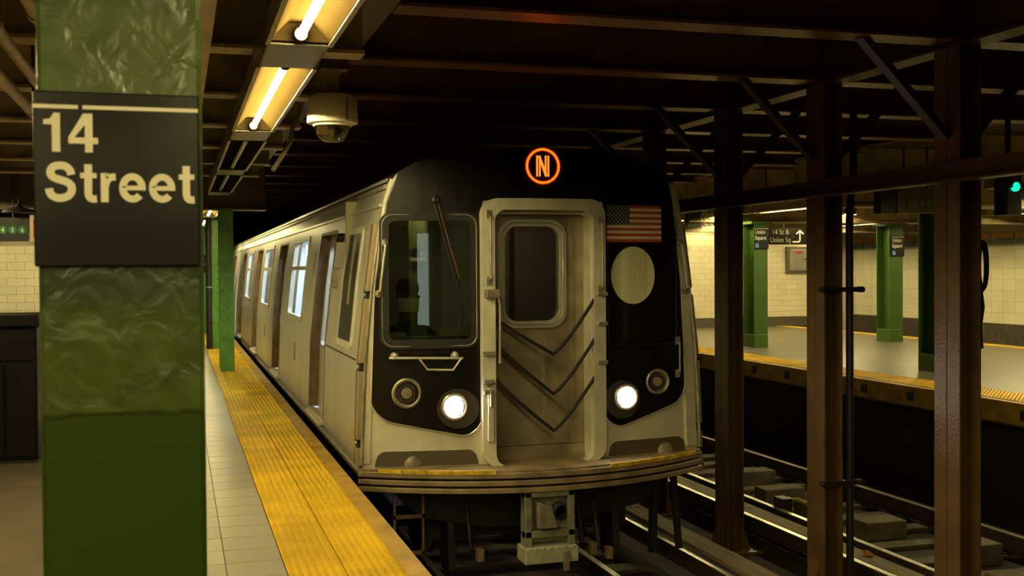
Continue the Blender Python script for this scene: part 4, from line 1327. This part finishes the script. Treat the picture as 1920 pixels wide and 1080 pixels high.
BIN = mat('bin_black', (.006, .0045, .0035), .45, var=.3, scale=6, spec=.2)
MB().box(-2.45, -1.14, 10.12, 10.85, .03, 1.14).build('body', BIN, bn, bevel=.01)
MB().box(-2.48, -1.11, 10.06, 10.88, 1.14, 1.24).build('lid', BIN, bn, bevel=.02)
MB().box(-2.42, -1.16, 10.10, 10.12, .86, 1.12).build('top_panel', BIN, bn, bevel=.006)
for x0, x1 in ((-2.42, -2.04), (-2.02, -1.40), (-1.38, -1.16)):
    MB().box(x0, x1, 10.095, 10.12, .06, .83).build('door_panel', BIN, bn, bevel=.008)
MB().box(-2.44, -1.15, 10.14, 10.83, 0, .03).build('plinth', DARK, bn)
# hanging direction sign with 4 5 6 bullets
hs = thing('direction_sign', 'black hanging sign with green 4 5 6 route circles at the left edge', 'sign', (-2.25, 17, 2.05))
MB().box(-2.85, -2.0, 17.0, 17.05, 2.03, 2.36).build('panel', SIGNB, hs)
GC = mat('bullet_green', (.02, .16, .04), .5)
for k, ch in enumerate('456'):
    cx = -2.335 + k * .127
    MB().prism(circle(cx, 2.19, .056, 24), 'y', 16.996, 17.0).build('route_circle', GC, hs)
    text(ch, .085, (cx, 16.994, 2.160), SIGNW2, hs, align='CENTER')
for x in (-2.75, -2.2):
    MB().cyl((x, 17.02, 2.36), (x, 17.02, 3.3), .012, 8).build('hanger_rod', DARK, hs)
ex = thing('exit_sign', 'white sign with red capital E partly hidden by the foreground column', 'sign', (-1.7, 17, 2.05))
MB().box(-1.985, -1.35, 17.0, 17.04, 2.03, 2.40).build('panel', mat('exit_white', (.62, .50, .33), .4), ex)
text('EXIT', .33, (-1.955, 16.998, 2.09), RED, ex, bold=.008, sx=.85)
MB().cyl((-1.7, 17.02, 2.40), (-1.7, 17.02, 3.3), .012, 8).build('hanger_rod', DARK, ex)
lv = thing('ceiling_lamp', 'small dark hanging lamp above the 4 5 6 sign', 'lamp', (-2.05, 16.4, 2.4))
MB().lathe([(.22, 2.40), (.2, 2.43), (.05, 2.48), (.03, 2.52)], (-2.05, 16.4, 0), 'z', 20).build('shade', DARK, lv, smooth=True)
MB().cyl((-2.05, 16.4, 2.52), (-2.05, 16.4, 3.34), .012, 8).build('rod', DARK, lv)

# ------------------------------------------------------------------ far platform furniture
us = thing('direction_sign', 'black hanging direction sign with Union Sq lettering and an arrow on the far platform', 'sign', (12.0, 21.6, 2.1))
MB().box(11.62, 13.3, 21.6, 21.66, 2.08, 2.44).build('panel', SIGNB, us)
DIMW = mat('dim_lettering', (.42, .38, .24), .5)
text('14 St &', .16, (12.30, 21.598, 2.30), DIMW, us, sx=.9)
text('Union Sq', .16, (12.26, 21.598, 2.13), DIMW, us, sx=.85)
ar = MB()
for q in stroke_quads([(12.810, 2.14), (12.960, 2.14), (12.985, 2.16), (12.990, 2.19), (12.990, 2.36)], .03):
    ar.prism([tuple(p) for p in q], 'y', 21.597, 21.599)
for q in (((12.990, 2.385), (12.900, 2.31)), ((12.990, 2.385), (13.080, 2.31))):
    for p_ in stroke_quads(q, .03):
        ar.prism([tuple(p) for p in p_], 'y', 21.597, 21.599)
ar.build('arrow', SIGNW2, us)
for x in (11.8, 12.6):
    MB().cyl((x, 21.63, 2.44), (x, 21.63, 3.35), .012, 8).build('hanger_rod', DARK, us)
gc = thing('wall_cabinet', 'grey framed wall cabinet with a red label on the white tiled wall', 'cabinet', (16.0, 26.85, 1.4))
GREY = mat('cabinet_grey', (.30, .29, .24), .4, .3, var=.15)
MB().box(15.72, 16.42, 26.80, 26.88, 1.42, 2.14).build('frame', mat('cabinet_frame', (.13, .12, .09), .4, .3), gc, bevel=.01)
MB().box(15.80, 16.34, 26.785, 26.80, 1.50, 2.07).build('door', GREY, gc, bevel=.006)
MB().box(15.95, 16.18, 26.78, 26.785, 1.95, 2.01).build('label_plate', RED, gc)
MB().cyl((16.28, 26.765, 1.80), (16.28, 26.785, 1.80), .022, 10).build('lock', DARK, gc)
cs = thing('marker_sign', 'small white sign with four black letters C above the far platform edge', 'sign', (10.2, 20.4, 2.4))
MB().box(10.02, 10.295, 20.38, 20.42, 2.40, 2.67).build('panel', mat('marker_white', (.60, .54, .38), .5), cs)
for i in range(2):
    for j in range(2):
        text('C', .12, (10.045 + .125 * i, 20.378, 2.43 + .12 * j), RUBBER, cs, bold=.004)
MB().cyl((10.22, 20.4, 2.67), (10.22, 20.4, 3.35), .015, 8).build('hanger_rod', DARK, cs)
MB().box(9.72, 10.04, 20.38, 20.46, 2.40, 2.72).build('side_box', DARK, cs)
bb = thing('equipment_box', 'large beige riveted box hanging above the far platform edge', 'box', (10.3, 14.3, 2.4))
BEIGE = mat('beige_box', (.10, .082, .03), .55, var=.2, scale=3)
MB().box(10.03, 10.80, 14.0, 14.2, 2.37, 2.72).build('body', BEIGE, bb, bevel=.01)
for i, u in enumerate((.05, .13, .36, .45)):
    for v in (.07, .17):
        MB().box(10.03 + u, 10.03 + u + .028, 13.992, 14.0, 2.37 + v, 2.37 + v + .05).build('rivet_mark', DARK, bb)
for x0 in (9.76, 10.81):
    MB().box(x0, x0 + .25, 14.02, 14.2, 2.36, 2.74).build('bracket', DARK, bb)
for x in (10.2, 10.6):
    MB().cyl((x, 14.1, 2.72), (x, 14.1, 3.35), .015, 8).build('hanger_rod', DARK, bb)
sl = thing('signal_lamp', 'small signal with a glowing teal green lens at the right edge', 'signal', (9.0, 10.5, 2.5))
sx0, sy0, sz0 = 8.62, 10.0, 2.44
MB().box(sx0 - .10, sx0 + .10, sy0, sy0 + .2, sz0 - .30, sz0 + .16).build('case', DARK, sl, bevel=.01)
MB().lathe([(.05, .01), (.05, -.03), (.02, -.045)], (sx0, sy0, sz0), 'y', 16).build('lens', emit('signal_green', (.01, .75, .45), 1.2), sl, smooth=True)
MB().prism([(sx0 + .065 * math.cos(a), sz0 + .065 * math.sin(a)) for a in [math.radians(-10 + 200 * i / 14) for i in range(15)]] + [(sx0 + .055 * math.cos(a), sz0 + .055 * math.sin(a)) for a in [math.radians(190 - 200 * i / 14) for i in range(15)]], 'y', sy0 - .04, sy0).build('hood', DARK, sl)
MB().cyl((sx0, sy0 + .1, sz0 + .16), (sx0, sy0 + .1, Z_TR), .03, 10).build('post', DARK, sl)
MB().box(sx0 + .12, sx0 + .30, sy0 + .05, sy0 + .2, sz0 - .12, sz0 + .06).build('relay_box', BEIGE, sl)
hz = thing('hazard_board', 'red and white striped hazard board low on the far wall', 'board', (19.9, 31.3, .1))
MB().box(19.90, 19.95, 30.95, 32.2, .0, .26).build('panel', SIGNW2, hz)
for k in range(5):
    y = 31.0 + k * .26
    MB().prism([(y, .0), (y + .12, .0), (y + .24, .26), (y + .12, .26)], 'x', 19.893, 19.90).build('stripe', RED, hz)
# conduits and boxes under the far platform ceiling that catch the light
YB = mat('ochre_box', (.42, .28, .03), .5, var=.2)
for k, (x, y, w_, z, l_) in enumerate(((9.95, 12.9, .9, 2.98, 'ochre ceiling box above the far platform edge, largest'), (9.9, 17.6, .5, 2.76, 'ochre ceiling box above the far platform edge, middle one'), (9.9, 21.5, .6, 2.80, 'ochre ceiling box above the far platform edge, near the train'))):
    c = thing('ceiling_box', l_, 'box', (x, y, z), 'ochre ceiling boxes')
    MB().box(x, x + w_, y, y + .3, z, z + .14).build('body', YB, c, bevel=.01)
    MB().cyl((x + .1, y + .15, z + .14), (x + .1, y + .15, Z_PL), .012, 8).build('hanger', DARK, c)
for k, (x, z) in enumerate(((9.9, 2.74), (10.0, 2.86), (10.9, 2.92))):
    c = thing('ceiling_conduit', 'cream conduit running under the far platform ceiling, %s' % ('lowest', 'middle', 'uppermost')[k], 'conduit', (x, 18, z), 'far platform conduits')
    MB().cyl((x, 6, z), (x, 30, z), .03, 10).build('pipe', BEAMCREAM, c, smooth=True)
    for j in range(8):
        MB().cyl((x, 7 + 3 * j, z), (x, 7 + 3 * j, Z_PL), .01, 6).build('hanger', DARK, c)
